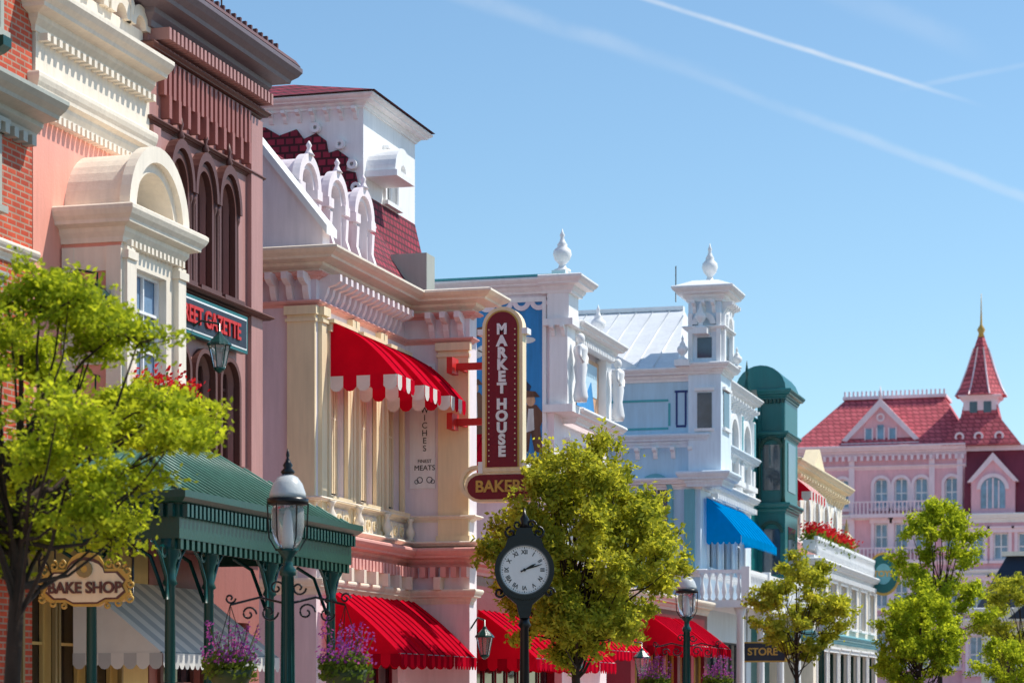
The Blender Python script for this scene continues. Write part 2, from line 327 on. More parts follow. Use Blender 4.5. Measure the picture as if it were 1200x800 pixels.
wall(wc,B,27.3,29.1,4.9,7.2,[(27.75,28.65,5.5,6.95)],back=.8); window(g,B,27.75,28.65,5.5,6.95,fm='white_paint',nu=2,nz=3,tag='_bay',gm='glass_blue')
wall(g.p('bay_side','salmon_paint'),C,-13.5,-12.7,4.9,7.2,[],n=.0)
box(wc,C,-13.48,-13.32,.0,.05,4.9,7.15); box(wc,C,-12.88,-12.68,.0,.06,4.9,7.15); box(wc,C,-13.32,-12.88,0,.04,6.85,7.15); box(wc,C,-13.32,-12.88,0,.04,5.7,5.85)
for u in (27.42,28.98): box(wc,B,u-.12,u+.12,0,.08,4.9,7.15); box(wc,B,u-.15,u+.15,0,.11,7.0,7.1); box(wc,B,u-.15,u+.15,0,.11,5.2,5.35)
pb=[(-13.5,27.3),(-12.7,27.3),(-12.7,29.1),(-13.5,29.1)]
sweep(g.p('bay_entablature','cream_paint'),pb,corn(7.2,7.62,.28)); frustum(wc,(-13.5,-12.71,27.31,29.09),7.55,(-13.5,-12.71,27.31,29.09),7.622)
row(g.p('dentils','cream_paint'),B,27.35,29.05,.12,.06,0,.1,7.16,7.24)
ring(g.p('bay_arch','cream_paint'),B,28.2,7.62,.6,.84,-.8,.04,seg=20); ring(g.p('bay_arch','cream_paint'),B,28.2,7.62,.72,.92,-.02,.12,seg=20)
slab(g.p('bay_arch_glass','glass_blue'),B,disc(28.2,7.62,.6,16,0,math.pi),-.5,-.45)
for a in (45,90,135):
    tube(g.p('bay_arch_bars','white_paint'),[B.pt(28.2,-.42,7.62),B.pt(28.2+.6*math.cos(R(a)),-.42,7.62+.6*math.sin(R(a)))],.02,4)
g.build()

# ------------------------------------------------------------------ brown building
g=G('brown_gothic_building',(-13.5,32,0)); F=ST(-13.5)
cs=(30.72,31.58,32.44); ops=[(c-.26,c+.26,7.35,9.0,1.5) for c in cs]+[(c-.32,c+.32,4.95,6.45,1) for c in (30.75,31.65,32.55)]
wall(g.p('walls','mauve_brown'),F,29.85,33.8,3.6,10.6,ops); wall(g.p('shop_wall','red_brown'),F,29.85,33.8,0,3.6,[(30.2,31.6,.7,2.9),(32.0,33.4,0.02,2.7)],n=.02)
window(g,F,30.2,31.6,.7,2.9,n=.02,fm='dark_brown',gm='glass_dark',trim='dark_brown'); window(g,F,32,33.4,.02,2.7,n=.02,fm='dark_brown',gm='glass_dark')
body(g,-22,-13.95,29.9,33.75,0,10.9,'mauve_brown')
box(g.p('corner_pilasters','mauve_brown'),F,33.35,33.797,.0,.08,3.6,10.2); box(g.p('corner_pilasters','mauve_brown'),F,29.86,30.1,.0,.08,7.3,9.27)
for o in ops: window(g,F,*o[:4],fm='red_brown',gm='glass_dark',nu=2,nz=4,trim='dark_brown',tw2=.07,proud=.09,arch=o[4],tw=.06)
hood=g.p('hood_moulds','dark_brown')
for c in cs:
    ring(hood,F,c,8.61,.34,.42,-.01,.14,ez=1.55,seg=14)
    for s in (-1,1):
        lathe(hood,-13.44,c+s*.37,[(.055,7.3),(.04,7.4),(.032,8.45),(.055,8.52),(.06,8.62)],8)
    lathe(hood,-13.4,c,[(.02,9.22),(.055,9.3),(.02,9.38),(.04,9.46),(.01,9.58)],6)
rb=g.p('frieze_ribs','red_brown'); row(rb,F,30.15,33.35,.16,.085,0,.09,9.75,10.25); row(g.p('frieze_drops','red_brown'),F,30.15,33.35,.32,.09,0,.13,9.45,9.76)
pa=[(-14,29.87),(-13.5,29.87),(-13.5,33.8),(-20,33.8)]
sweep(g.p('frieze_bands','dark_brown'),pa,corn(10.22,10.36,.16)); sweep(g.p('frieze_bands','dark_brown'),pa,corn(9.3,9.38,.1))
row(g.p('cornice_dentils','mauve_brown'),F,29.9,33.75,.13,.07,0,.28,10.42,10.58)
sweep(g.p('cornice','cornice_slate'),pa,corn(10.58,11.1,.52)); sweep(g.p('cornice_cap','dark_brown'),pa,[(-.1,11.115),(.5,11.115),(.44,11.2),(-.1,11.2)])
row(g.p('roof_crest','dark_brown'),F,29.9,33.8,.2,.05,.3,.36,11.2,11.33)
sweep(g.p('sill_band','dark_brown'),pa,corn(7.2,7.3,.2))
tube(g.p('antenna','steel'),[(-14.0,33.6,11),(-14.0,33.6,12.2)],.014,4)
sb=g.p('sign_board','teal_paint'); box(sb,F,29.95,33.0,.06,.16,6.62,7.16)
box(g.p('sign_panel','navy'),F,30.02,32.93,.16,.172,6.69,7.09); box(g.p('sign_border','white_paint'),F,30.0,32.95,.155,.166,6.665,7.115)
text(g,'STREET GAZETTE',F,31.47,6.88,.185,.33,'sign_red',off=.008,sx=.93)
g.build()

# ------------------------------------------------------------------ porch canopy
g=G('green_porch_canopy',(-12.4,29,0)); rf=g.p('roof','copper_roof'); X0,X1,Y0,Y1=-13.45,-11.3,25.9,31.9; ze,zt=3.98,5.08
rf.add([(X1,Y0,ze),(X1,Y1,ze),(X0+.3,Y1-1.5,zt),(X0+.3,Y0+2.4,zt),(X0,Y0,ze),(X0,Y1,ze),(X0,Y1-1.5,zt),(X0,Y0+2.4,zt)],[(0,1,2,3),(0,3,7,4),(1,5,6,2),(3,2,6,7)])
sm=g.p('roof_seams','copper_roof')
y=Y0+.15
while y<Y1:
    t=1
    if y<Y0+2.4: t=(y-Y0)/2.4
    if y>Y1-1.5: t=(Y1-y)/1.5
    tube(sm,[(X1,y,ze+.015),(X1-(X1-X0-.3)*t,y,ze+(zt-ze)*t+.015)],.018,4); y+=.22
x=X1-.2
while x>X0+.3:
    t=(X1-x)/(X1-X0-.3); tube(sm,[(x,Y0,ze+.015),(x,Y0+2.4*t,ze+(zt-ze)*t+.015)],.018,4); x-=.22
tube(sm,[(X1,Y0,ze+.02),(X0+.3,Y0+2.4,zt+.02)],.035,6)
pa=[(X0,Y0),(X1,Y0),(X1,Y1),(X0,Y1)]
sweep(g.p('eave_gutter','dark_green'),pa,[(-.12,3.86),(.03,3.86),(.1,3.92),(.1,4.0),(-.12,4.0)]); sweep(g.p('fascia','dark_green'),pa,[(-.1,3.45),(-.03,3.45),(-.03,3.86),(-.1,3.86)])
for Fx,a,b in ((ST(X1),Y0+.05,Y1-.05),(CF(Y0),X0+.05,X1-.05)):
    row(g.p('fascia_dentils','post_green'),Fx,a,b,.12,.06,-.03,.05,3.7,3.85); row(g.p('fascia_fringe','dark_green'),Fx,a,b,.16,.08,-.08,-.04,3.33,3.45)
box(g.p('soffit','dark_green'),CF(Y0+.05),X0,X1-.05,-(Y1-Y0-.1),0,3.84,3.855)
def column(P,x,y,z0,z1,r):
    lathe(P,x,y,[(r*1.9,z0),(r*1.9,z0+.25),(r*1.4,z0+.35),(r*1.5,z0+.6),(r,z0+.7),(r*.85,z1-.55),(r*1.3,z1-.52),(r*.9,z1-.45),(r,z1-.3),(r*1.7,z1-.15),(r*1.9,z1)],14)
for (x,y) in ((-11.5,26.05),(-11.5,27.2),(-12.5,26.05),(-11.5,29.2),(-11.5,31.5)):
    column(g.p('posts','post_green'),x,y,0,3.45,.07)
    for dy in (-1,1):
        tube(g.p('post_brackets','post_green'),[(x,y+dy*.06,2.75),(x,y+dy*.12,3.0),(x,y+dy*.28,3.25),(x,y+dy*.5,3.4)],.025,5)
        ring(g.p('post_brackets','post_green'),ST(x),y+dy*.2,3.3,.05,.08,-.02,.02,0,2*math.pi,10)
    tube(g.p('post_brackets','post_green'),[(x-.06,y,2.75),(x-.25,y,3.25),(x-.5,y,3.4)],.025,5)
g.build()
g=G('iron_roof_railing',(-13.2,28.4,5.1))
for i in range(22): tube(g.p('bars','post_green'),[(-13.0,27.2+i*.12,5.0),(-13.0,27.2+i*.12,5.55)],.012,4)
tube(g.p('rails','post_green'),[(-13.0,27.1,5.55),(-13.0,29.9,5.55)],.02,5); tube(g.p('rails','post_green'),[(-13.0,27.1,5.1),(-13.0,29.9,5.1)],.02,5)
g.build()

# ------------------------------------------------------------------ street-furniture curls
def curl(P,c,F,r,w=.012,n=0,turn=1.6,flip=1,rot=0):
    pts=[]
    for k in range(18):
        t=k/17; a=rot+flip*t*2*math.pi*turn*.75; q=r*(1-t*.8); pts.append(F.pt(c[0]+q*math.cos(a),n,c[1]+q*math.sin(a)))
    tube(P,pts,w,5)
# ------------------------------------------------------------------ bake shop sign
g=G('bakery_hanging_sign',(-12.3,25.5,2.9)); F=CF(25.5)
def sgn(u0,u1,z0,z1,bump):
    m=(u0+u1)/2; w=u1-u0
    return [(u0,z0+.08),(u0+.1,z0),(m-.25,z0),(m-.15,z0-.05),(m+.15,z0-.05),(m+.25,z0),(u1-.1,z0),(u1,z0+.08),(u1-.04,(z0+z1)/2),(u1,z1-.1),(u1-.1,z1),(m+.3,z1)]+[(m+.24*math.cos(t*math.pi/8),z1+bump*math.sin(t*math.pi/8)) for t in range(9)]+[(m-.3,z1),(u0+.1,z1),(u0,z1-.1),(u0+.04,(z0+z1)/2)]
slab(g.p('sign_frame','gold_paint'),F,sgn(-12.85,-11.74,2.7,3.08,.2),-.04,.04); slab(g.p('sign_border','dark_brown'),F,sgn(-12.80,-11.79,2.73,3.05,.17),-.05,.05)
slab(g.p('sign_inner','warm_cream'),F,sgn(-12.78,-11.81,2.75,3.03,.145),-.056,.056)
text(g,'BAKE SHOP',F,-12.295,2.86,.065,.18,'dark_brown',off=.005)
for s in (-1,1):
    for (a,b,r) in ((.52,3.06,.07),(.4,3.12,.06),(.3,3.14,.05),(.56,2.74,.06),(.42,2.69,.05),(.57,2.9,.05),(.28,2.66,.04)): curl(g.p('sign_scrollwork','gold_paint'),(-12.295+s*a,b),F,r,.016,n=.03,flip=s,rot=math.pi/2)
ring(g.p('sign_wreath','olive_wall'),F,-12.295,3.08,.045,.1,.05,.09,0,2*math.pi,12); slab(g.p('sign_wreath_centre','gold_paint'),F,disc(-12.295,3.08,.045,10),.05,.08)
tube(g.p('hanger','black_iron'),[(-12.95,25.5,3.36),(-11.7,25.5,3.36)],.026,6)
for u in (-12.7,-11.9): tube(g.p('hanger','black_iron'),[(u,25.5,3.02),(u,25.5,3.36)],.012,4); tube(g.p('hanger','black_iron'),[(u,25.5,3.36),(u,25.9,3.5)],.014,4)
ball(g.p('hanger','black_iron'),(-11.68,25.5,3.36),.05)
for u in (-12.9,-11.72): tube(g.p('hanger','black_iron'),[(u,25.5,3.36),(u,25.5,2.8)],.016,5); curl(g.p('hanger','black_iron'),(u,3.25),F,.07,flip=-1 if u<-12 else 1)
g.build()
g=G('white_striped_awning',(-13,30,2.5)); awning(g,ST(-13.5),27.3,31.2,.15,1.35,3.1,2.15,'white_cloth',vm='grey_cloth',stripes=18,smat='grey_cloth',curve=0); g.build()

# ------------------------------------------------------------------ market house
g=G('market_house_building',(-13,41,0)); A=CF(36.3); F=ST(-13.5); C=CF(40.8); D=ST(-12.3); E=41.0
mw=g.p('walls','market_wall'); cw=g.p('pilasters','warm_cream')
wall(mw,A,-20,-13.5,0,8.5,[])
cen=(37.22,38.66,40.1); ws=[(c-.4,c+.4) for c in cen]
wall(g.p('street_walls','market_white'),F,36.3,40.8,0,8.5,[(a,b,4.85,7.5) for a,b in ws]+[(36.8,40.4,.6,2.9)])
for a,b in ws:
    window(g,F,a,b,4.85,7.5,fm='cream_paint',nu=2,nz=2,trim='warm_cream',tw2=.1,proud=.07)
    for s in (0,1):
        for k in range(6):
            cu=g.p('curtains','curtain'); ww=(b-a)*.36/6; u=(a+.06+k*ww) if s==0 else (b-.06-(k+1)*ww)
            slab(cu,F,[(u,4.95),(u+ww*.8,4.95),(u+ww*.95,7.3),(u+ww*.15,7.3)],-.13,-.10-.015*(k%2))
window(g,F,36.8,40.4,.6,2.9,fm='maroon_paint',gm='glass_dark',nu=5,nz=2,tag='_shop')
wall(g.p('bay_front','market_white'),C,-13.5,-12.3,0,8.5,[]); wall(g.p('street_walls','market_white'),D,40.8,E,0,8.5,[],back=.15)
wall(g.p('annex_walls','maroon_paint'),ST(-12.7),E+.01,48.8,0,4.0,[(41.9,48.2,.6,2.9)],back=.4); body(g,-20,-13.15,E+.4,48.75,0,4.0,'maroon_paint','annex_body')
window(g,ST(-12.7),41.9,48.2,.6,2.9,fm='maroon_paint',gm='glass_dark',nu=8,nz=2,tag='_shop')
sweep(g.p('annex_cornice','dentil_pink'),[(-12.7,E+.4),(-12.7,48.8),(-20,48.8)],corn(3.85,4.2,.3))
body(g,-20,-13.96,36.76,43.5,0,8.6,'market_wall'); body(g,-13.97,-12.46,40.96,E-.01+.0,0,8.6,'market_white','bay_body')
def pil(Fx,a,b,z0=4.3,z1=7.85,pr=.07,P=None):
    P=P or cw
    box(P,Fx,a,b,0,pr,z0,z1); box(P,Fx,a-.04,b+.04,0,pr+.05,z1-.14,z1-.003); box(P,Fx,a-.025,b+.025,0,pr+.03,z1-.25,z1-.2); box(P,Fx,a-.03,b+.03,0,pr+.04,z0,z0+.15)
pil(A,-13.97,-13.5); pil(F,36.3+.08,36.62); pil(C,-12.86,-12.3)
for u in (37.86,38.02,39.3,39.46): pil(F,u-.055,u+.055,pr=.05)
path=[(-20,36.3),(-13.5,36.3),(-13.5,40.8),(-12.3,40.8),(-12.3,E),(-14,E)]
cc=g.p('cornice','cream_paint'); sweep(cc,path,corn(8.38,8.72,.55)); sweep(g.p('frieze_moulding','dentil_pink'),path,corn(8.28,8.38,.16)); sweep(g.p('frieze_moulding','dentil_pink'),path,corn(7.84,7.93,.1))
bk=g.p('cornice_brackets','market_white')
for Fx,a,b in ((A,-16,-13.5),(F,36.35,40.3),(C,-13.1,-12.3)): brackets(bk,Fx,a,b,.27,.1,.36,7.93,8.36)
row(g.p('cornice_dentils','market_white'),F,36.4,40.5,.09,.045,0,.2,8.25,8.30)
sweep(g.p('ledge','dentil_pink'),path,corn(3.9,4.22,.34)); sweep(g.p('ledge_band','cream_paint'),path,corn(4.2,4.34,.24)); sweep(g.p('shop_entablature','cream_paint'),path,corn(3.25,3.5,.16))
for Fx,a,b in ((A,-15,-13.5),(F,36.4,40.7),(C,-13.4,-12.25)): row(g.p('ledge_dentils','dentil_pink'),Fx,a,b,.17,.1,0,.2,3.72,3.9); row(g.p('ledge_consoles','cream_paint'),Fx,a,b,.6,.12,0,.26,3.5,3.72)
sweep(g.p('window_ledge','cream_paint'),path,corn(4.7,4.8,.16))
for c in cen:
    for k in (-1,0,1):
        box(g.p('sill_panels','cream_paint'),F,c+k*.34-.13,c+k*.34+.13,0,.05,4.38,4.66); ring(g.p('sill_rosettes','warm_cream'),F,c+k*.34,4.52,.05,.09,.04,.08,0,6.283,10)
for (x,y) in ((-13.35,36.6),(-13.35,37.94),(-13.35,39.38),(-13.35,40.65)): baluster(g.p('sill_balusters','cream_paint'),x,y,4.36,.4,.09)
for c in cen: awning(g,F,c-.44,c+.44,.06,1.2,7.66,6.78,'red_cloth',val=.25,curve=.14,spw=.176)
for a in (36.5,37.95,39.4): awning(g,F,a,a+1.3,.2,1.35,3.3,2.3,'red_cloth',vm='deep_red_cloth',val=.22,curve=.05,tag='_ground')
for k in range(4): awning(g,ST(-12.7),42.0+k*1.6,43.4+k*1.6,.2,1.3,3.2,2.3,'red_cloth',vm='deep_red_cloth',val=.22,curve=.04,tag='_ground')
box(g.p('lettered_panel','white_paint'),C,-13.40,-12.93,0,.03,5.3,7.5)
for k,ch in enumerate('SANDWICHES'): text(g,ch,C,-13.12,7.22-k*.135,.035,.15,'black_iron',ext=.002)
text(g,'FINEST',C,-13.12,5.78,.035,.085,'black_iron',ext=.002); text(g,'MEATS',C,-13.12,5.66,.035,.13,'black_iron',ext=.002)
lp=g.p('panel_scrolls','navy')
for z in (7.4,5.45):
    for s in (-1,1): ring(lp,C,-13.12+s*.09,z,.045,.058,.03,.036,0,6.283,12); ring(lp,C,-13.12+s*.15,z-.03,.03,.04,.03,.036,0,6.283,10)
S=A
gab=[(-13.4,8.73),(-13.4,9.12),(-15.2,11.35),(-20,11.35),(-20,8.73)]
slab(g.p('firewall','market_white'),S,gab,-.35,-.02)
cop=g.p('firewall_coping','white_paint'); slab(cop,S,[(-13.3,8.98),(-13.3,9.12),(-15.2,11.47),(-15.2,11.3)],-.42,.06); box(cop,S,-20,-15.2,-.42,.06,11.36,11.46)
rfp=g.p('mansard_roof','maroon_tile'); rfp.add([(-13.75,36.65,8.73),(-13.75,43.5,8.73),(-15.3,43.5,11.0),(-15.3,36.65,11.0)],[(0,1,2,3)])
rfp.add([(-15.3,36.65,11.0),(-15.3,43.5,11.0),(-20,43.5,11.0),(-20,36.65,11.0)],[(0,1,2,3)]); rfp.add([(-13.75,43.5,8.73),(-20,43.5,8.73),(-20,43.5,11),(-15.3,43.5,11)],[(0,1,2,3)])
Dm=ST(-14.05)
for c in (37.25,38.6,39.95):
    dp=g.p('dormers','market_white'); r=.4
    ring(dp,Dm,c,9.98,r-.12,r+.05,-1.1,.04,seg=16); ring(dp,Dm,c,9.98,r-.03,r+.12,-.03,.1,seg=16)
    for s in (-1,1): box(dp,Dm,c+s*(r-.04)-.085,c+s*(r-.04)+.085,-.8,.04,8.9,9.98); box(dp,Dm,c+s*(r-.0)-.12,c+s*(r)+.12,-.05,.12,9.82,9.975); prof(dp,Dm,[(0,9.8),(.12,9.75),(.1,9.4),(.2,9.1),(.2,8.95),(0,8.95)],c+s*r-.06,c+s*r+.06)
    box(dp,Dm,c-r-.1,c+r+.1,-.5,.16,8.85,8.95)
    gl=g.p('dormer_blinds','blind_grey'); slab(gl,Dm,[(c-r+.02,8.95),(c+r-.02,8.95)]+disc(c,9.98,r-.1,10,0,math.pi),-.2,-.12)
    fr=g.p('dormer_sash','white_paint'); box(fr,Dm,c-.02,c+.02,-.12,-.08,8.95,10.28); box(fr,Dm,c-.28,c+.28,-.12,-.085,9.45,9.5); box(fr,Dm,c-.28,c+.28,-.12,-.085,9.95,10.0)
    lathe(dp,-13.98,c,[(.1,10.48),(.06,10.53),(.03,10.6),(.05,10.65),(.01,10.72)],8)
box(g.p('roof_vent','grey_trim'),CF(43.0),-14.5,-13.8,-.5,0,8.8,9.9)
g.build()

# vertical sign
g=G('market_house_vertical_sign',(-11.6,40.45,6.5)); F=CF(40.45); u0,u1=-11.93,-11.2; um=(u0+u1)/2; rr=(u1-u0)/2
def tomb(u0,u1,z0,z1):
    m=(u0+u1)/2; r=(u1-u0)/2; return [(u0,z0),(u1,z0)]+disc(m,z1-r,r,14,0,math.pi)
slab(g.p('sign_case','warm_cream'),F,tomb(u0,u1,5.52,8.38),-.12,.12); slab(g.p('sign_edge','gold_paint'),F,tomb(u0+.06,u1-.06,5.6,8.32),-.13,.13); slab(g.p('sign_face','maroon_paint'),F,tomb(u0+.09,u1-.09,5.6,8.29),-.14,.14)
for s in (-1,1): box(g.p('sign_shoulders','white_paint'),F,um+s*.4-.05,um+s*.4+.05,-.13,.125,7.9,8.0); box(g.p('sign_shoulders','white_paint'),F,um+s*.4-.04,um+s*.4+.04,-.13,.125,5.5,5.7)
zz=7.98
for ch in 'MARKET HOUSE':
    if ch==' ': zz-=.07; continue
    text(g,ch,F,um,zz,.15,.245,'white_paint',off=.013,sx=1.05 if ch!='M' else .95); zz-=.205
bl=g.p('sign_bulbs','warm_cream')
for k in range(25):
    z=5.7+k*.095
    for s in (-1,1): ball(bl,F.pt(um+s*.235,.15,z),.013,6)
hz=[(-12.0,5.0),(-11.2,5.0),(-11.0,5.02),(-10.9,5.25),(-11.0,5.48),(-11.2,5.52),(-12.0,5.52)]+[(-12.0+.26*math.cos(math.pi/2+t*math.pi/8),5.26+.26*math.sin(math.pi/2+t*math.pi/8)) for t in range(1,8)]
slab(g.p('lower_case','warm_cream'),F,hz,-.1,.1); slab(g.p('lower_face','maroon_paint'),F,[(-11.55+(u+11.55)*.92,5.26+(z-5.26)*.82) for u,z in hz],-.12,.12)
ring(g.p('lower_loop','warm_cream'),F,-12.05,5.34,.24,.3,-.1,.11,0,6.283,24)
text(g,'BAKERY',F,-11.55,5.26,.13,.28,'gold_paint',off=.008,sx=1.0)
for z in (7.32,6.35):
    box(g.p('arms','sign_red'),F,-12.45,-11.93,-.04,.04,z,z+.12); box(g.p('arms','sign_red'),F,-12.52,-12.42,-.08,.3,z-.08,z+.2) ; prof(g.p('arms','sign_red'),F,[(-.38,z),(.0,z),(.0,z+.1),(-.38,z+.1)],-12.4,-12.32)
g.build()

# ------------------------------------------------------------------ white tower roof behind the market house
g=G('maroon_mansard_house',(-17,45,0)); A=CF(44.0); F=ST(-15.4)
wall(g.p('walls','white_paint'),A,-20,-15.4,0,13.1,[]); wall(g.p('walls','white_paint'),F,44.0,47.2,0,13.1,[(45.3,46.0,11.4,12.3)],back=.5); body(g,-20,-15.9,44.5,47.1,0,13.0,'white_paint')
window(g,F,45.3,46.0,11.4,12.3,trim='white_paint')
pts=[(-20,9.8),(-15.42,9.8),(-15.42,11.25),(-15.6,11.3),(-15.5,11.5),(-15.55,11.7),(-15.75,11.75),(-15.7,12.0),(-15.9,12.15),(-16.1,12.1),(-16.15,12.35),(-16.35,12.5),(-16.6,12.4),(-16.75,12.6),(-17.1,12.5),(-17.4,12.68),(-20,12.68)]
slab(g.p('scalloped_gable','maroon_tile'),A,pts,.001,.06)
for (u,z) in ((-15.52,11.4),(-15.6,11.85),(-15.85,12.25),(-16.35,12.6)): ring(g.p('gable_scrolls','white_paint'),A,u,z,.04,.1,.02,.12,0,6.283,12)
pa=[(-20,44.0),(-15.4,44.0),(-15.4,47.2),(-20,47.2)]
sweep(g.p('cornice','white_paint'),pa,corn(12.95,13.18,.3)); brackets(g.p('brackets','white_paint'),A,-18,-15.4,.3,.08,.2,12.73,12.95)
frustum(g.p('hip_roof','maroon_tile'),(-20,-15.05,43.65,47.5),13.195,(-19.4,-17.2,45,46.4),13.75)
prof(g.p('mansard_skirt','maroon_tile'),F,[(.001,11.3),(.12,10.8),(.35,10.0),(.75,9.0),(.8,8.6),(.001,8.6)],44.02,47.2)
prof(g.p('skirt_edge','white_paint'),F,[(.001,11.45),(.2,10.85),(.43,10.0),(.83,9.0),(.88,8.6),(.001,8.6)],43.93,44.015)
ring(g.p('round_dormer','white_paint'),F,44.65,11.75,.18,.5,-.2,.6,seg=14); slab(g.p('round_dormer','white_paint'),F,disc(44.65,11.75,.49,14,0,math.pi),-.1,.45); box(g.p('round_dormer','white_paint'),F,44.1,45.2,0,.65,11.63,11.75)
g.build()

# ------------------------------------------------------------------ mural building
g=G('mural_building',(-13,51,0)); A=CF(49.3); F=ST(-13)
wall(g.p('walls','market_white'),A,-24,-13,0,10.15,[]); wall(g.p('walls','market_white'),F,49.3,54,0,9.3,[(50.3,51.3,4.6,7.0),(52.1,53.1,4.6,7.0)]); body(g,-24,-13.5,49.8,53.9,0,9.4,'market_wall')
for a in (50.3,52.1): window(g,F,a,a+1,4.6,7.0,trim='white_paint',nu=2)
box(g.p('mural','mural_sky'),A,-17.4,-13.22,.001,.03,5.9,9.95)
mu=g.p('mural_figures','mural_brown'); mv=g.p('mural_pale_shapes','mural_white'); mp=g.p('mural_faces','mural_peach'); md=g.p('mural_dark_shapes','mural_dark')
slab(mu,A,[(-14.9,9.3),(-14.7,9.45),(-14.3,9.52),(-13.9,9.42),(-13.75,9.5),(-13.85,9.3),(-14.3,9.2)],.03,.036)
for u,z,q in ((-15.2,8.3,1.1),(-14.75,8.0,1),(-14.3,7.6,1.1),(-13.85,8.35,1.2),(-13.5,7.7,1),(-14.0,7.0,1),(-14.9,6.9,1)):
    B_=mu if int(u*10)%2 else md
    slab(B_,A,[(u-.25*q,z-.95*q),(u-.05,z-.9*q),(u,z-.5*q),(u+.08,z-.9*q),(u+.27*q,z-.95*q),(u+.2*q,z-.4*q),(u+.3*q,z-.15*q),(u+.12,z+.08),(u-.12,z+.08),(u-.3*q,z-.2*q)],.03,.038+abs(u)*.0002)
    slab(mp,A,disc(u,z+.17,.1,14,ez=1.2),.03,.046); slab(B_,A,[(u-.2,z+.24),(u+.2,z+.24),(u+.1,z+.36),(u-.1,z+.38)],.03,.05)
    slab(mv,A,[(u-.1,z-.5),(u+.08,z-.45),(u+.06,z),(u-.05,z)],.03,.044)
for (u,z,r) in ((-14.9,8.9,.35),(-14.4,9.0,.28),(-13.6,9.15,.2)): slab(mv,A,disc(u,z,r,18,ez=.35),.03,.034)
slab(mv,A,[(-17.4,5.9),(-13.22,5.9),(-13.22,6.5),(-13.9,6.75),(-14.4,6.5),(-15,6.8),(-17.4,6.6)],.03,.053)
fr=g.p('mural_frame','white_paint'); box(fr,A,-13.24,-13.16,0,.07,5.8,10.05); box(fr,A,-17.5,-13.24,0,.068,9.95,10.05); box(fr,A,-17.4,-13.24,0,.068,5.8,5.9)
for k in range(7): ring(g.p('mural_frame_scallops','market_white'),A,-15.6+k*.38,9.97,.1,.2,.02,.06,math.pi,2*math.pi,10)
pa=[(-24,49.3),(-13,49.3),(-13,50.1),(-13.6,50.1)]
sweep(g.p('cornice','white_paint'),pa,corn(10.12,10.42,.35)); sweep(g.p('cornice_stripe','panel_teal'),pa,[(-.05,10.435),(.33,10.435),(.33,10.48),(-.05,10.48)])
wp=g.p('corner_pier','white_paint')
box(wp,A,-13.12,-12.65,-.7,.12,9.56,10.1); box(wp,A,-13.08,-12.69,-.6,.08,7.76,9.42); box(wp,A,-13.2,-12.55,-.75,.2,9.42,9.56); box(wp,A,-13.2,-12.55,-.75,.2,7.6,7.76); sweep(g.p('pier_cornice','white_paint'),[(-13.25,49.2),(-12.62,49.2),(-12.62,50.05),(-13.25,50.05)],corn(10.1,10.45,.32)); body(g,-13.2,-12.67,49.25,50.0,10.2,10.44,'white_paint','pier_cap')
box(wp,A,-13.05,-12.75,-.5,.02,10.45,10.6); urn(wp,-12.9,49.6,10.58,.95,.2)
brackets(g.p('pier_brackets','white_paint'),A,-13.1,-12.66,.2,.08,.2,9.2,9.42,n=.08)
Pp=[(-13,50.05),(-12.75,50.05),(-12.75,53.6),(-13.3,53.6)]
sweep(g.p('side_cornice','white_paint'),Pp,corn(9.3,9.6,.3)); body(g,-13.4,-12.76,50.1,53.58,9.32,9.6,'white_paint','side_cap')
row(g.p('side_dentils','white_paint'),ST(-12.75),50.1,53.5,.15,.08,-.1,.12,9.18,9.3)
sweep(g.p('side_base','white_paint'),Pp,corn(7.45,7.75,.28)); box(g.p('side_panel','mural_peach'),F,50.4,53.0,.0,.06,7.85,9.1); box(g.p('side_panel_sky','pale_blue'),F,50.6,52.8,.06,.075,8.3,9.0); slab(g.p('side_panel_figures','mural_sky'),F,[(50.9,7.95),(52.5,7.95),(52.2,8.6),(51.8,8.3),(51.3,8.8)],.075,.09)
urn(wp,-12.8,52.4,9.6,.75,.17); box(g.p('side_piers','white_paint'),F,53.0,53.5,0,.24,7.75,9.18)
def caryatid(P,x,y,z,h):
    lathe(P,x,y,[(.1*h,z),(.12*h,z+.08*h),(.08*h,z+.3*h),(.11*h,z+.5*h),(.085*h,z+.6*h),(.12*h,z+.74*h),(.11*h,z+.8*h),(.04*h,z+.84*h),(.035*h,z+.87*h)],12,.9,1.1); ball(P,(x,y,z+.92*h),.065*h,10,1.25)
    for s in (-1,1): tube(P,[(x,y+s*.12*h,z+.78*h),(x+.06,y+s*.2*h,z+.66*h),(x+.09,y+s*.1*h,z+.56*h)],[.04*h,.032*h,.025*h],6)
caryatid(g.p('caryatids','white_paint'),-12.5,49.6,7.85,1.45); caryatid(g.p('caryatids','white_paint'),-12.55,53.25,7.85,1.4)
for a in (50,51.9): awning(g,F,a,a+1.7,.1,1.1,3.5,2.6,'red_cloth',vm='deep_red_cloth',curve=.03)
awning(g,A,-15.4,-13.9,.1,1.0,7.2,6.4,'red_cloth',vm='red_cloth',curve=.08,tag='_side')
g.build()

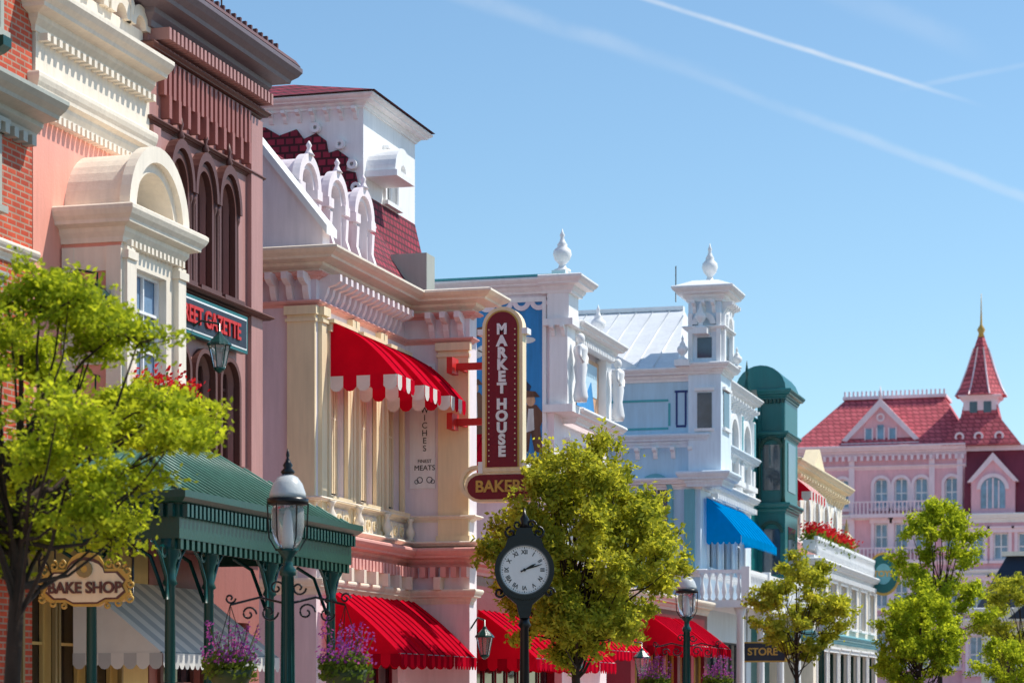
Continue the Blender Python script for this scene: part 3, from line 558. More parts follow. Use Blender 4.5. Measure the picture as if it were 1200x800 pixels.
# ------------------------------------------------------------------ low shopfront between
g=G('low_shop_front',(-12.6,59,0)); F=ST(-12.7); A=CF(55.2)
wall(g.p('walls','maroon_paint'),F,55.2,64.4,0,4.1,[(55.6+i*1.75,57.0+i*1.75,.6,2.8) for i in range(5)]); wall(g.p('walls','maroon_paint'),A,-20,-12.7,0,4.1,[]); body(g,-20,-13.16,55.7,64.3,0,4.0,'maroon_paint')
for i in range(5): window(g,F,55.6+i*1.75,57.0+i*1.75,.6,2.8,fm='gold_paint',gm='glass_dark',nu=2)
sweep(g.p('cornice','cream_paint'),[(-20,55.2),(-12.7,55.2),(-12.7,64.4)],corn(3.8,4.15,.25))
for a in (56.5,59.4): awning(g,F,a,a+2.6,.1,1.1,3.6,2.85,'red_cloth',vm='deep_red_cloth',curve=.03,val=.25)
g.build()

# ------------------------------------------------------------------ pale blue building
g=G('pale_blue_building',(-13,68,0)); A=CF(65); F=ST(-13)
ops=[(66.0+i*2.15,67.3+i*2.15,5.2,7.0) for i in range(3)]+[(66.9+i*2.0,68.0+i*2.0,7.9,9.7,1) for i in range(3)]+[(65.6,72,.6,3.2)]
wall(g.p('walls','pale_blue'),A,-24,-13,0,10.55,[(-14.6,-13.9,5.4,7.6,1),(-16.2,-15.4,5.4,7.6,1)]); wall(g.p('street_walls','pale_blue_white'),F,65,72.8,0,10.3,ops); body(g,-24,-13.46,65.5,72.7,0,10.4,'pale_blue')
for o in ((-14.6,-13.9,5.4,7.6),(-16.2,-15.4,5.4,7.6)): window(g,A,*o,trim='pale_teal',arch=1,nu=2,proud=.12,tw2=.14,tag='_side')
for u in (-15.0,-13.3): box(g.p('side_pilasters','pale_teal'),A,u-.14,u+.14,0,.1,4.9+.2,7.3)
for o in ops[:3]: window(g,F,*o[:4],trim='white_paint',nu=2)
for o in ops[3:6]: window(g,F,*o[:4],trim='white_paint',arch=1,nu=2,proud=.14,tw2=.16)
window(g,F,65.6,72,.6,3.2,fm='navy',gm='glass_dark',nu=7,tag='_shop')
for z0,z1,o,m in ((10.25,10.6,.4,'white_paint'),(7.3,7.6,.3,'white_paint'),(4.9,5.1,.2,'white_paint')): sweep(g.p('cornices',m),[(-24,65),(-13,65),(-13,72.8)],corn(z0,z1,o))
sweep(g.p('mid_cornice','pale_blue_white'),[(-24,65),(-13,65),(-13,72.8)],corn(8.45,8.8,.32))
brackets(g.p('brackets','white_paint'),F,66.5,72.8,.45,.12,.3,9.95,10.25); brackets(g.p('brackets','white_paint'),A,-17,-13,.5,.12,.25,8.15,8.45)
row(g.p('mid_dentils','white_paint'),F,66.4,72.8,.25,.12,0,.2,7.15,7.3)
for k in range(4): box(g.p('facade_pilasters','white_paint'),F,66.35+k*2.05,66.65+k*2.05,0,.14,7.6,8.45); box(g.p('facade_pilasters','white_paint'),F,66.35+k*2.05,66.65+k*2.05,0,.14,8.8,9.95); box(g.p('pilaster_panels','pale_teal'),F,66.42+k*2.05,66.58+k*2.05,.14,.16,8.9,9.9)
tp=g.p('teal_panel_outline','panel_teal')
for a,b,c,d in ((-15.6,-13.9,9.72,9.78),(-15.6,-13.9,8.95,9.01),(-15.66,-15.6,9.05,9.67),(-13.9,-13.84,9.05,9.67)): box(tp,A,a,b,0,.02,c,d)
bp=g.p('blue_panel_outline','blue_letter')
for a,b,c,d in ((-13.72,-13.36,9.95,10.01),(-13.68,-13.4,9.0,9.06),(-13.69,-13.64,9.06,9.95),(-13.44,-13.39,9.06,9.95)): box(bp,A,a,b,0,.02,c,d)
wr=g.p('roof','white_roof'); wr.add([(-24,64.8,10.6),(-13.6,64.8,10.6),(-14.4,69.5,12.95),(-24,69.5,12.95),(-13.6,73,10.6),(-24,73,10.6)],[(0,1,2,3),(1,4,2),(3,2,4,5)])
x=-23.8
while x<-14.0:
    t=min(1,(-13.6-x)/.8); tube(g.p('roof_seams','white_roof'),[(x,64.8,10.62),(x,64.8+4.7*t,10.62+2.35*t)],.022,4); x+=.5
slab(g.p('roof_gable','white_roof'),CF(64.9),[(-17.2,10.6),(-14.6,10.6),(-15.9,11.35)],-1.2,.05); box(g.p('ridge','white_paint'),CF(69.5),-24,-14.4,-.15,.1,12.93,13.05)
tw=g.p('tower','pale_blue_white'); T=CF(64.8); U=ST(-12.4)
frustum(tw,(-13.3,-12.4,64.8,66.3),7.6,(-13.3,-12.4,64.8,66.3),12.4)
TP=[(-13.3,66.3),(-13.3,64.8),(-12.4,64.8),(-12.4,66.3)]
sweep(g.p('tower_cornice','white_paint'),TP,corn(12.38,12.78,.4)); frustum(g.p('tower_cap','white_paint'),(-13.62,-12.08,64.48,66.6),12.795,(-13.2,-12.5,64.9,66.2),12.98)
sweep(g.p('tower_cornice','white_paint'),TP,corn(10.4,10.7,.28)); sweep(g.p('tower_cornice','white_paint'),TP,corn(11.55,11.7,.15)); sweep(g.p('tower_base','pale_blue_white'),TP,corn(7.35,7.75,.3))
brackets(g.p('tower_brackets','white_paint'),T,-13.25,-12.45,.27,.09,.3,12.06,12.38); brackets(g.p('tower_brackets','white_paint'),U,64.85,66.25,.3,.09,.3,12.06,12.38)
box(g.p('tower_openings','glass'),T,-13.05,-12.65,.001,.02,10.85,11.4); ring(g.p('tower_arches','white_paint'),T,-12.85,11.75,.18,.33,0,.12,0,math.pi,12); box(g.p('tower_openings','glass'),U,65.2,65.9,.001,.02,10.8,11.5); ring(g.p('tower_arches','white_paint'),U,65.55,11.7,.3,.48,0,.14,0,math.pi,12)
for u in (-13.25,-12.47): box(g.p('tower_corner_strips','white_paint'),T,u-.04,u+.08,0,.1,10.7,12.05)
for u in (64.95,66.15): box(g.p('tower_corner_strips','white_paint'),U,u-.1,u+.1,0,.1,10.7,12.05)
box(g.p('tower_openings','glass'),T,-13.05,-12.65,.001,.02,8.93,9.9); box(g.p('tower_openings','glass'),U,65.15,65.95,.001,.02,8.98,10.0)
for c in (8.85,9.95): box(g.p('tower_arches','white_paint'),T,-13.12,-12.58,0,.08,c,c+.08); box(g.p('tower_arches','white_paint'),U,65.05,66.05,0,.08,c+.05,c+.13)
for (x,y,z,h) in ((-12.85,65.55,12.95,1.15),(-12.9,64.5,11.6,.75),(-13.4,64.5,10.75,.7),(-12.2,66.1,10.7,.6)):
    urn(g.p('finials','white_paint'),x,y,z,h,.22 if h>1 else .15)
box(g.p('finial_bases','white_paint'),CF(64.5),-13.1,-12.7,-.3,.15,11.45,11.62); box(g.p('finial_bases','white_paint'),CF(64.5),-13.6,-13.2,-.4,.15,10.6,10.77)
tube(g.p('mast','steel'),[(-13.9,66,12.6),(-13.9,66,13.6)],.02,4)
awning(g,F,65.4,71.2,.08,1.05,7.1,6.05,'blue_cloth',vm='blue_cloth',val=.25,curve=.06,stripes=20,smat='dark_blue_cloth')
box(g.p('balcony_slab','white_paint'),CF(64.7),-13,-11.65,-10.3,0,4.05,4.25); box(g.p('balcony_rail','white_paint'),ST(-11.7),64.7,75,-.06,.06,4.98,5.08); box(g.p('balcony_rail','white_paint'),CF(64.75),-13,-11.77,-.06,.045,4.975,5.075)
y=64.9
while y<75: baluster(g.p('balusters','white_paint'),-11.7,y,4.25,.73,.07); y+=.24
x=-12.9
while x<-11.8: baluster(g.p('balusters','white_paint'),x,64.75,4.25,.73,.07); x+=.2
for y in (64.75,68,71.5,74.9): box(g.p('balcony_piers','white_paint'),ST(-11.7),y-.12,y+.12,-.11,.11,4.25,5.15)
for y in (65,68.2,71.6,74.8): lathe(g.p('porch_columns','white_paint'),-11.9,y,[(.18,0),(.16,.3),(.12,.4),(.1,3.8),(.18,4.05)],12)
g.build()
g=G('shop_blade_sign',(-11.4,66,2.9)); F=CF(66); slab(g.p('board','navy'),F,[(-12.05,2.62),(-10.85,2.62),(-10.8,2.86),(-10.85,3.1),(-12.05,3.1),(-12.1,2.86)],-.05,.05); slab(g.p('board_border','gold_paint'),F,[(-12.1,2.58),(-10.8,2.58),(-10.75,2.86),(-10.8,3.14),(-12.1,3.14),(-12.15,2.86)],-.035,.035)
text(g,'STORE',F,-11.45,2.86,.06,.28,'gold_paint',off=.006)
for u in (-11.9,-11.0): tube(g.p('chains','black_iron'),[(u,66,3.1),(u,66,4.05)],.015,4)
g.build()

# ------------------------------------------------------------------ teal bay building
g=G('teal_bay_building',(-13,76,0)); A=CF(74); F=ST(-12.15)
wall(g.p('walls','teal_paint'),ST(-13),72.82,80,0,10.2,[]); body(g,-22,-13.46,72.9,79.9,0,10,'teal_paint')
frustum(g.p('bay','teal_paint'),(-13,-12.15,74,76.4),4.3,(-13,-12.15,74,76.4),11.1)
prof(g.p('bay_hood','teal_paint'),ST(-13),[(-.6,11.1)]+[(.1+.78*math.cos(t),11.1+.75*math.sin(t)) for t in [math.pi*k/12 for k in range(13)]],73.9,76.5)
for z0,z1,o in ((10.8,11.1,.22),(9.6,9.8,.12),(7.3,7.6,.18),(4.9,5.1,.15)): sweep(g.p('bay_mouldings','teal_paint'),[(-13,74),(-12.15,74),(-12.15,76.4),(-13,76.4)],corn(z0,z1,o))
for z in (8.0,5.4): box(g.p('bay_glass','glass'),A,-12.85,-12.3,.001,.02,z,z+1.4); ring(g.p('bay_arches','dark_green'),A,-12.57,z+1.3,.26,.36,0,.1,0,math.pi,12); box(g.p('bay_glass','glass'),F,74.5,75.9,.001,.02,z,z+1.5)
for u in (-12.95,-12.2): lathe(g.p('bay_colonnettes','dark_green'),u,73.95,[(.08,7.6),(.05,7.8),(.05,9.4),(.09,9.6)],8)
for u in (-12.95,-12.22): box(g.p('bay_strips','teal_paint'),A,u-.045,u+.06,0,.09,9.8,10.68)
row(g.p('bay_dentils','dark_green'),A,-13,-12.15,.12,.06,0,.12,10.68,10.8)
sweep(g.p('side_cornice','teal_paint'),[(-13,76.4),(-13,80)],corn(9.9,10.2,.3))
for y,x in ((73.2,-13.2),(77.5,-13.1)): lathe(g.p('finials','post_green'),x,y,[(.14,10.4),(.05,10.7),(.14,10.95),(.08,11.2),(.03,11.4),(.06,11.5),(.01,11.9)],8)
g.build()
# ------------------------------------------------------------------ cream buildings
g=G('cream_terrace_building',(-13,86,0)); F=ST(-13); A=CF(80.05)
ops=[(81+i*2.2,82.1+i*2.2,7.0,8.6,1) for i in range(5)]
wall(g.p('walls','cream_paint'),F,80.05,92.5,0,9.3,ops); wall(g.p('walls','cream_paint'),A,-20,-13,0,9.3,[]); body(g,-20,-13.46,80.5,92.4,0,9.2,'cream_paint')
for o in ops: window(g,F,*o[:4],trim='white_paint',arch=1,tw2=.15)
pa=[(-20,80.05),(-13,80.05),(-13,92.5)]; sweep(g.p('cornice','warm_cream'),pa,corn(9.1,9.55,.5)); sweep(g.p('band','dentil_pink'),pa,corn(6.6,6.8,.2)); brackets(g.p('brackets','warm_cream'),F,80.2,92.4,.6,.14,.35,8.75,9.1)
slab(g.p('gablet','warm_cream'),ST(-12.9),[(84,9.55),(87,9.55),(85.5,10.4)],-.4,.1)
awning(g,F,78.2,81.6,.1,1.0,9.0,8.3,'red_cloth',val=.3,stripes=10,smat='white_cloth',curve=.05,spw=.3)
lathe(g.p('roof_cupola','olive_wall'),-12.2,88,[(.3,6.0),(.3,7.0),(.42,7.05),(.3,7.35),(.1,7.6),(.05,7.85),(.01,8.1)],8,smooth=False)
g.build()
g=G('cream_arcade_shop',(-12,84,0)); F=ST(-11.6); A=CF(76.1)
ops=[(76.8+i*2.5,78.7+i*2.5,.6,3.1) for i in range(6)]
wall(g.p('walls','cream_paint'),F,76.1,92,0,6.0,ops+[(77+i*2.5,78.5+i*2.5,4.0,5.4) for i in range(6)],back=1.4); wall(g.p('walls','cream_paint'),A,-13,-11.6,0,6.0,[(-12.8,-11.9,.5,3)],back=.5)
for o in ops: window(g,F,*o[:4],fm='dark_green',gm='glass_dark',nu=2,trim='white_paint',tag='_shop')
for i in range(6): window(g,F,77+i*2.5,78.5+i*2.5,4.0,5.4,nu=2,trim='white_paint')
window(g,A,-12.8,-11.9,.5,3,fm='dark_green',gm='glass_dark',tag='_shop')
frustum(g.p('roof','white_roof'),(-13,-11.55,76,92),6.02,(-13,-11.55,76,92),6.12)
pa=[(-13,76.1),(-11.6,76.1),(-11.6,92)]; sweep(g.p('cornice','white_paint'),pa,corn(5.65,6.0,.35)); sweep(g.p('band','pale_teal'),pa,corn(3.4,3.7,.22)); row(g.p('dentils','white_paint'),F,76.2,91.9,.3,.15,0,.2,5.5,5.65)
y=76.3
while y<92: baluster(g.p('balusters','white_paint'),-11.5,y,6.1,.5,.06); y+=.28
box(g.p('rail','white_paint'),F,76,92,.04,.16,6.6,6.7)
g.build()
g=G('round_shop_sign',(-11.2,90.4,6.2)); F=CF(90.4); slab(g.p('rim','gold_paint'),F,disc(-11.15,6.2,.62,28,ez=1.3),-.06,.06); slab(g.p('face','teal_paint'),F,disc(-11.15,6.2,.54,28,ez=1.32),-.08,.08); slab(g.p('centre','pale_teal'),F,disc(-11.15,6.2,.3,24,ez=1.3),-.09,.09)
text(g,'TOYS',F,-11.15,6.2,.1,.3,'gold_paint',off=.01); g.build()

# ------------------------------------------------------------------ hotel
g=G('pink_victorian_hotel',(-22,198,0)); A=CF(195)
rows=[(13.4,15.6),(16.8,19.2),(8.8,11.2),(4,7)]
us=[-29.6,-27.9,-24.8,-23.2,-21.6,-19.2]
ops=[(u,u+1.1,a,b,1 if a==16.8 else 0) for u in us for a,b in rows]
wall(g.p('walls','hotel_pink'),A,-31,-17.5,0,21.5,ops,dep=.3)
for o in ops: window(g,A,*o[:4],gm='glass_blue',trim='hotel_pale',nu=2,tw=.13,tw2=.25,proud=.15,dep=.3,arch=o[4])
for u in (-30.6,-26.6,-20.2,-18.0): box(g.p('pilasters','hotel_pale'),A,u-.22,u+.22,0,.2,8.1,21.0)
body(g,-31,-17.5,195.5,206,0,21.4,'hotel_pink')
pa=[(-31,206),(-31,195),(-17.5,195)]
for z0,z1,o,m in ((21.0,21.8,.8,'hotel_pale'),(19.9,20.2,.3,'hotel_pale'),(15.9,16.3,.5,'white_paint'),(12.2,12.6,.4,'hotel_pale'),(7.6,8.1,.7,'white_paint')): sweep(g.p('cornices_'+m,m),pa,corn(z0,z1,o))
row(g.p('cornice_dentils','hotel_pale'),A,-31,-17.5,.5,.22,0,.5,20.6,21.0)
frustum(g.p('main_roof','pink_tile'),(-31.5,-17.1,194.5,206.5),21.82,(-27.6,-19.6,198.5,203),26.0); box(g.p('roof_crest','hotel_pale'),CF(198.4),-27.8,-19.4,-4.7,.1,26.0,26.25)
row(g.p('roof_cresting','hotel_pale'),CF(198.4),-27.8,-19.4,.35,.14,-.1,.1,26.25,26.65)
gb=[(-27.3,21.82),(-21.3,21.82),(-21.8,22.6),(-24.3,25.2),(-26.8,22.6)]
slab(g.p('front_gable','hotel_pink'),A,gb,-3,-.1); P=g.p('gable_trim','hotel_pale')
slab(P,A,[(-27.4,22.3),(-27.0,22.2),(-24.3,24.95),(-21.6,22.2),(-21.2,22.3),(-24.3,25.6)],-3.2,.25); box(P,A,-27.4,-21.2,-.2,.35,21.825,22.05)
for u in (-25.6,-24.65,-23.7): box(g.p('gable_glass','glass_blue'),A,u+.1,u+.6,-.1,-.02,22.3,23.2+(.3 if u==-24.65 else 0)); box(P,A,u,u+.1,-.1,.05,22.2,23.3); box(P,A,u+.6,u+.7,-.1,.05,22.2,23.3)
ring(P,A,-24.3,24.1,.2,.35,-.1,.05,0,6.283,12)
lathe(P,-24.3,194.9,[(.15,25.5),(.1,26),(.02,26.6)],6)
for z in (16.3,12.6):
    box(P,A,-26.6,-20.4,0,1.0,z-.3,z); box(P,A,-26.6,-20.4,.85,1.0,z+.9,z+1.0); row(P,A,-26.6,-20.4,.3,.1,.88,.97,z,z+.9)
A2=CF(193.8)
ops2=[(-17.2+i*1.9,-16.0+i*1.9,a,b,0) for i in range(9) for a,b in ((12.4,14.6),(8.4,10.8),(3.5,6.5))]
wall(g.p('walls','hotel_pink'),A2,-17.7,0,0,15.8,ops2,dep=.3,back=2)
for o in ops2: window(g,A2,*o[:4],gm='glass_blue',trim='hotel_pale',nu=2,tw=.13,tw2=.25,proud=.15,dep=.3)
body(g,-17.6,0,195.9,206,0,20,'hotel_pink')
for z0,z1,o in ((15.4,16.1,.7),(11.3,11.7,.5),(7.2,7.8,.9)): sweep(g.p('cornices_right','white_paint'),[(-17.7,196),(-17.7,193.8),(0,193.8)],corn(z0,z1,o))
prof(g.p('maroon_mansard','hotel_maroon'),A2,[(-.1,16.11),(-.6,18.3),(-1.5,21.2),(-6,21.2),(-6,16.11)],-17.6,0)
box(g.p('mansard_band','hotel_pale'),A2,-17.7,0,-6,-1.2,21.2,21.6)
for c in (-15.3,-9.5,-3.5):
    slab(g.p('arched_dormers','hotel_pink'),A2,[(c-1.7,16.115),(c+1.7,16.115),(c+1.7,18.6),(c+1.2,19.4),(c,20.6),(c-1.2,19.4),(c-1.7,18.6)],-2.5,.2)
    ring(P,A2,c,18.0,.95,1.25,.15,.4,0,math.pi,14); slab(g.p('gable_glass','glass_blue'),A2,[(c-.95,16.5),(c+.95,16.5)]+disc(c,18,.95,12,0,math.pi),.201,.24); box(P,A2,c-.06,c+.06,.24,.3,16.5,18.9); box(P,A2,c-.5,c-.4,.24,.3,16.5,18.7); box(P,A2,c+.4,c+.5,.24,.3,16.5,18.7)
    slab(P,A2,[(c-2.0,18.6),(c-1.6,18.6),(c,20.3),(c+1.6,18.6),(c+2,18.6),(c,20.9)],-2.6,.4)
tx,ty=-16.5,197
sk=g.p('turret_skirt','pink_tile'); frustum(sk,(-19.4,-13.2,194.2,203),21.62,(-18.0,-15.0,195.6,199),24.0); frustum(sk,(-18.0,-15.0,195.6,199),24.01,(-17.8,-15.2,195.8,198.5),25.0); frustum(sk,(-13.0,0,195.5,205),21.62,(-12,0,198,203),23.6)
frustum(g.p('turret_drum','hotel_pale'),(-17.8,-15.2,195.7,198.3),23.0,(-17.8,-15.2,195.7,198.3),25.6)
for u in (-17.4,-16.3): box(g.p('turret_openings','glass'),CF(195.7),u+.1,u+.7,.001,.04,24.3,25.2)
sweep(g.p('turret_drum','hotel_pale'),[(-17.8,198.3),(-17.8,195.7),(-15.2,195.7),(-15.2,198.3)],corn(25.3,25.7,.4))
lathe(g.p('turret_spire','pink_tile'),tx,ty,[(2.15,25.72),(1.75,26.4),(1.2,27.8),(.6,29.6),(.25,30.6)],8,smooth=False); lathe(g.p('turret_finial','gold_paint'),tx,ty,[(.3,30.5),(.2,30.8),(.35,31.1),(.1,31.5),(.06,32.5),(.02,34.0)],8)
for k in range(8):
    a=2*math.pi*(k+.5)/8; tube(g.p('spire_ribs','hotel_pale'),[(tx+q*math.cos(a),ty+q*math.sin(a),z) for q,z in ((2.15,25.74),(1.75,26.42),(1.2,27.82),(.6,29.62))],.07,4)
for x in (-18.0,-16.5,-14.9): ring(P,CF(194.6),x,22.3,.22,.38,-.5,.1,0,6.283,12)
g.build()
g=G('slate_roof_pavilion',(-4,112,0)); A=CF(110)
wall(g.p('walls','cream_paint'),A,-9.2,2,0,5.4,[(-8.8+i*1.8,-7.7+i*1.8,1,3.6) for i in range(6)]); body(g,-9.2,2,110.5,118,0,5.3,'cream_paint')
for i in range(6): window(g,A,-8.8+i*1.8,-7.7+i*1.8,1,3.6,gm='glass_dark',trim='white_paint')
sweep(g.p('cornice','white_paint'),[(-9.2,118),(-9.2,110),(2,110)],corn(5.1,5.6,.5)); frustum(g.p('roof','navy'),(-9.4,2.2,109.8,118),5.62,(-8.2,1,111.5,116),8.0); box(g.p('roof_trim','cream_paint'),CF(111.4),-8.4,1.2,-.3,.2,8.0,8.2)
slab(g.p('pediment','cream_paint'),A,[(-8.4,5.0),(-5.4,5.0),(-6.9,6.3)],0,.6); slab(g.p('pediment_face','navy'),A,[(-8.0,5.1),(-5.8,5.1),(-6.9,6.05)],.6,.62)
g.build()

# ------------------------------------------------------------------ street lamps
def leafq(P,c,s):
    d=Vector(rng.normal(size=3)).normalized(); e=d.orthogonal().normalized()*s; f=d.cross(e).normalized()*s*.6; c=Vector(c)
    P.add([tuple(c-e),tuple(c+f),tuple(c+e),tuple(c-f)],[(0,1,2,3)])
def flowers(P,Q,x,y,z,r,h,n=500,m=260):
    for k in range(n):
        a=rng.uniform(0,6.28); q=r*math.sqrt(rng.uniform()); leafq(P,(x+q*math.cos(a),y+q*math.sin(a),z+rng.normal(0,.07)+h*.15*(1-q/r)),.035)
    for k in range(m):
        a=rng.uniform(0,6.28); q=r*rng.uniform(.1,1.1); leafq(Q,(x+q*math.cos(a),y+q*math.sin(a),z+.05+abs(rng.normal(0,h*.45))),.024)
def lamp(x,y,arms=True):
    g=G('street_lamp',(x,y,0)); P=g.p('post','post_green'); F=FC(x,y)
    lathe(P,x,y,[(.19,0),(.19,.35),(.14,.42),(.15,.7),(.1,.8),(.085,.95),(.075,1.2),(.06,2.9),(.09,2.92),(.09,2.98),(.055,3.02),(.05,3.1),(.1,3.16),(.13,3.2)],16)
    for k in range(10):
        a=k*math.pi/5; tube(P,[(x+.078*math.cos(a),y+.078*math.sin(a),1.2),(x+.06*math.cos(a),y+.06*math.sin(a),2.9)],.01,4)
    K=g.p('lantern_ironwork','black_iron'); d=-.1
    lathe(g.p('lantern_glass','lamp_glass'),x,y,[(.09,3.31+d),(.15,3.4+d),(.18,3.55+d),(.175,3.72+d),(.16,3.76+d)],20)
    lathe(g.p('lantern_tube','white_paint'),x,y,[(.05,3.3+d),(.06,3.35+d),(.05,3.55+d),(.03,3.7+d),(.005,3.74+d)],10)
    lathe(g.p('lantern_cap','lamp_cap'),x,y,[(.2,3.845+d),(.195,3.9+d),(.16,4.0+d),(.11,4.07+d),(.05,4.1+d)],20)
    lathe(K,x,y,[(.15,3.76+d),(.225,3.78+d),(.225,3.84+d),(.2,3.844+d)],20); lathe(K,x,y,[(.06,4.1+d),(.08,4.13+d),(.04,4.17+d),(.055,4.2+d),(.03,4.24+d),(.012,4.28+d),(.02,4.31+d),(.004,4.38+d)],12)
    for k in range(6):
        a=k*math.pi/3+.3; tube(K,[(x+.12*math.cos(a),y+.12*math.sin(a),3.28+d),(x+.2*math.cos(a),y+.2*math.sin(a),3.42+d),(x+.22*math.cos(a),y+.22*math.sin(a),3.78+d)],.009,5)
    if arms:
        Q=g.p('arm_ironwork','black_iron')
        for s in (-1,1):
            tube(Q,[F.pt(s*.05,0,2.62),F.pt(s*.3,0,2.68),F.pt(s*.62,0,2.6)],.014,5); curl(Q,(s*.2,2.52),F,.1,flip=s); curl(Q,(s*.42,2.5),F,.085,flip=-s); curl(Q,(s*.62,2.67),F,.06,flip=s); curl(Q,(s*.12,2.78),F,.08,flip=-s)
            c=F.pt(s*.62,0,2.02)
            for a in (0,2.1,4.2): tube(Q,[F.pt(s*.62,0,2.6),(c[0]+.24*math.cos(a),c[1]+.24*math.sin(a),1.9)],.005,4)
            lathe(g.p('basket','moss'),c[0],c[1],[(.03,1.62),(.15,1.68),(.22,1.8),(.25,1.9)],12)
            flowers(g.p('basket_leaves','leaf_dark'),g.p('basket_flowers','petal_purple'),c[0],c[1],1.92,.3,.28,600,420)
            for k in range(22):
                a=rng.uniform(0,6.28); q=rng.uniform(.05,.32); h=rng.uniform(.1,.38); tube(g.p('basket_stems','leaf_dark'),[(c[0]+q*.4*math.cos(a),c[1]+q*.4*math.sin(a),1.9),(c[0]+q*math.cos(a),c[1]+q*math.sin(a),2.05+h)],.004,3)
                for j in range(12): leafq(g.p('basket_flowers','petal_purple'),(c[0]+q*math.cos(a)+rng.normal(0,.02),c[1]+q*math.sin(a)+rng.normal(0,.02),2.0+h+rng.uniform(-.1,.1)),.018)
    g.build()
lamp(-9.4,24.4); lamp(-9.7,47.1); lamp(-9.8,65.8,False)
def lantern(name,x,y,z,s,bx,by):
    g=G(name,(x,y,z)); K=g.p('ironwork','post_green')
    tube(K,[(x,y,z+.62*s),(x,y,z+.75*s),((x+bx)/2,(y+by)/2,z+.82*s),(bx,by,z+.6*s)],.016,5)
    lathe(K,x,y,[(.03*s,z+.62*s),(.06*s,z+.56*s),(.2*s,z+.42*s),(.22*s,z+.38*s)],8,smooth=False); lathe(g.p('glass','lamp_glass'),x,y,[(.1*s,z),(.18*s,z+.37*s)],6,smooth=False); lathe(K,x,y,[(.02*s,z-.1*s),(.1*s,z-.04*s),(.11*s,z)],6)
    for k in range(6):
        a=2*math.pi*(k+.5)/6; tube(K,[(x+.1*s*math.cos(a),y+.1*s*math.sin(a),z),(x+.185*s*math.cos(a),y+.185*s*math.sin(a),z+.38*s)],.009,4)
    g.build()
lantern('wall_lantern',-12.95,31.0,6.15,.8,-13.5,31.0); lantern('wall_lantern',-12.95,27.15,6.2,.8,-13.5,27.15); lantern('wall_lantern',-11.95,40.55,2.35,.8,-12.3,40.9); lantern('wall_lantern',-11.4,45.0,2.2,.9,-12.7,45.0); lantern('wall_lantern',-11.4,50.6,2.1,.9,-13.0,50.6)

# ------------------------------------------------------------------ clock
g=G('street_clock',(-9.33,33.7,0)); x,y=-9.33,33.7; F=FC(x,y); zc=3.44; K=g.p('case','black_iron')
lathe(g.p('post','black_iron'),x,y,[(.24,0),(.24,.3),(.17,.4),(.18,.8),(.1,.95),(.08,1.1),(.06,2.6),(.1,2.65),(.07,2.7),(.07,2.85)],16)
slab(K,F,[(-.07,2.75),(.07,2.75),(.12,2.95),(.3,3.1),(.36,3.25),(-.36,3.25),(-.3,3.1),(-.12,2.95)],-.12,.12)
ring(K,F,0,zc,.35,.43,-.16,.16,0,2*math.pi,40); slab(K,F,disc(0,zc,.36,40),-.125,.125); ring(g.p('bezel','steel'),F,0,zc,.345,.36,.13,.165,0,2*math.pi,40)
slab(g.p('dial','dial_white'),F,disc(0,zc,.348,48),.13,.14); slab(g.p('rear_dial','dial_white'),F,disc(0,zc,.348,48),-.14,-.13)
slab(K,F,[(-.3,3.72),(.3,3.72),(.24,3.9),(.14,3.94),(.1,4.05),(-.1,4.05),(-.14,3.94),(-.24,3.9)],-.1,.1)
for s in (-1,1): curl(K,(s*.2,3.98),F,.09,.02,flip=-s,rot=math.pi/2); curl(K,(s*.1,4.1),F,.07,.016,flip=s); curl(K,(s*.36,3.12),F,.08,.02,flip=s)
lathe(K,x,y,[(.08,4.05),(.05,4.12),(.07,4.18),(.03,4.24),(.01,4.34)],8)
for k in range(60):
    a=k*math.pi/30; r0=.315 if k%5 else .305; u,z=math.cos(a),math.sin(a); t=.0028 if k%5 else .005
    slab(g.p('minute_marks','black_iron'),F,[(r0*u-t*z,zc+r0*z+t*u),(.33*u-t*z,zc+.33*z+t*u),(.33*u+t*z,zc+.33*z-t*u),(r0*u+t*z,zc+r0*z-t*u)],.14,.143)
for k,s in enumerate(('XII','I','II','III','IV','V','VI','VII','VIII','IX','X','XI')):
    a=-k*math.pi/6; text(g,s,F,.255*math.sin(-a),zc+.255*math.cos(a),.1415,.085,'black_iron',rot=a,ext=.002,off=.0022,sx=.9)
def hand(ang,l,w):
    u,z=math.sin(ang),math.cos(ang); p=lambda a,b:(a*u+b*z,zc+a*z-b*u)
    slab(g.p('hands','black_iron'),F,[p(-.06,w*.6),p(-.06,-w*.6),p(.0,-w*.5),p(l*.6,-w),p(l*.72,-w*.9),p(l,0),p(l*.72,w*.9),p(l*.6,w),p(0,w*.5)],.146,.152)
hand(R(62),.19,.016); hand(R(72),.28,.010); slab(g.p('hands','black_iron'),F,disc(0,zc,.022,12),.146,.158)
g.build()

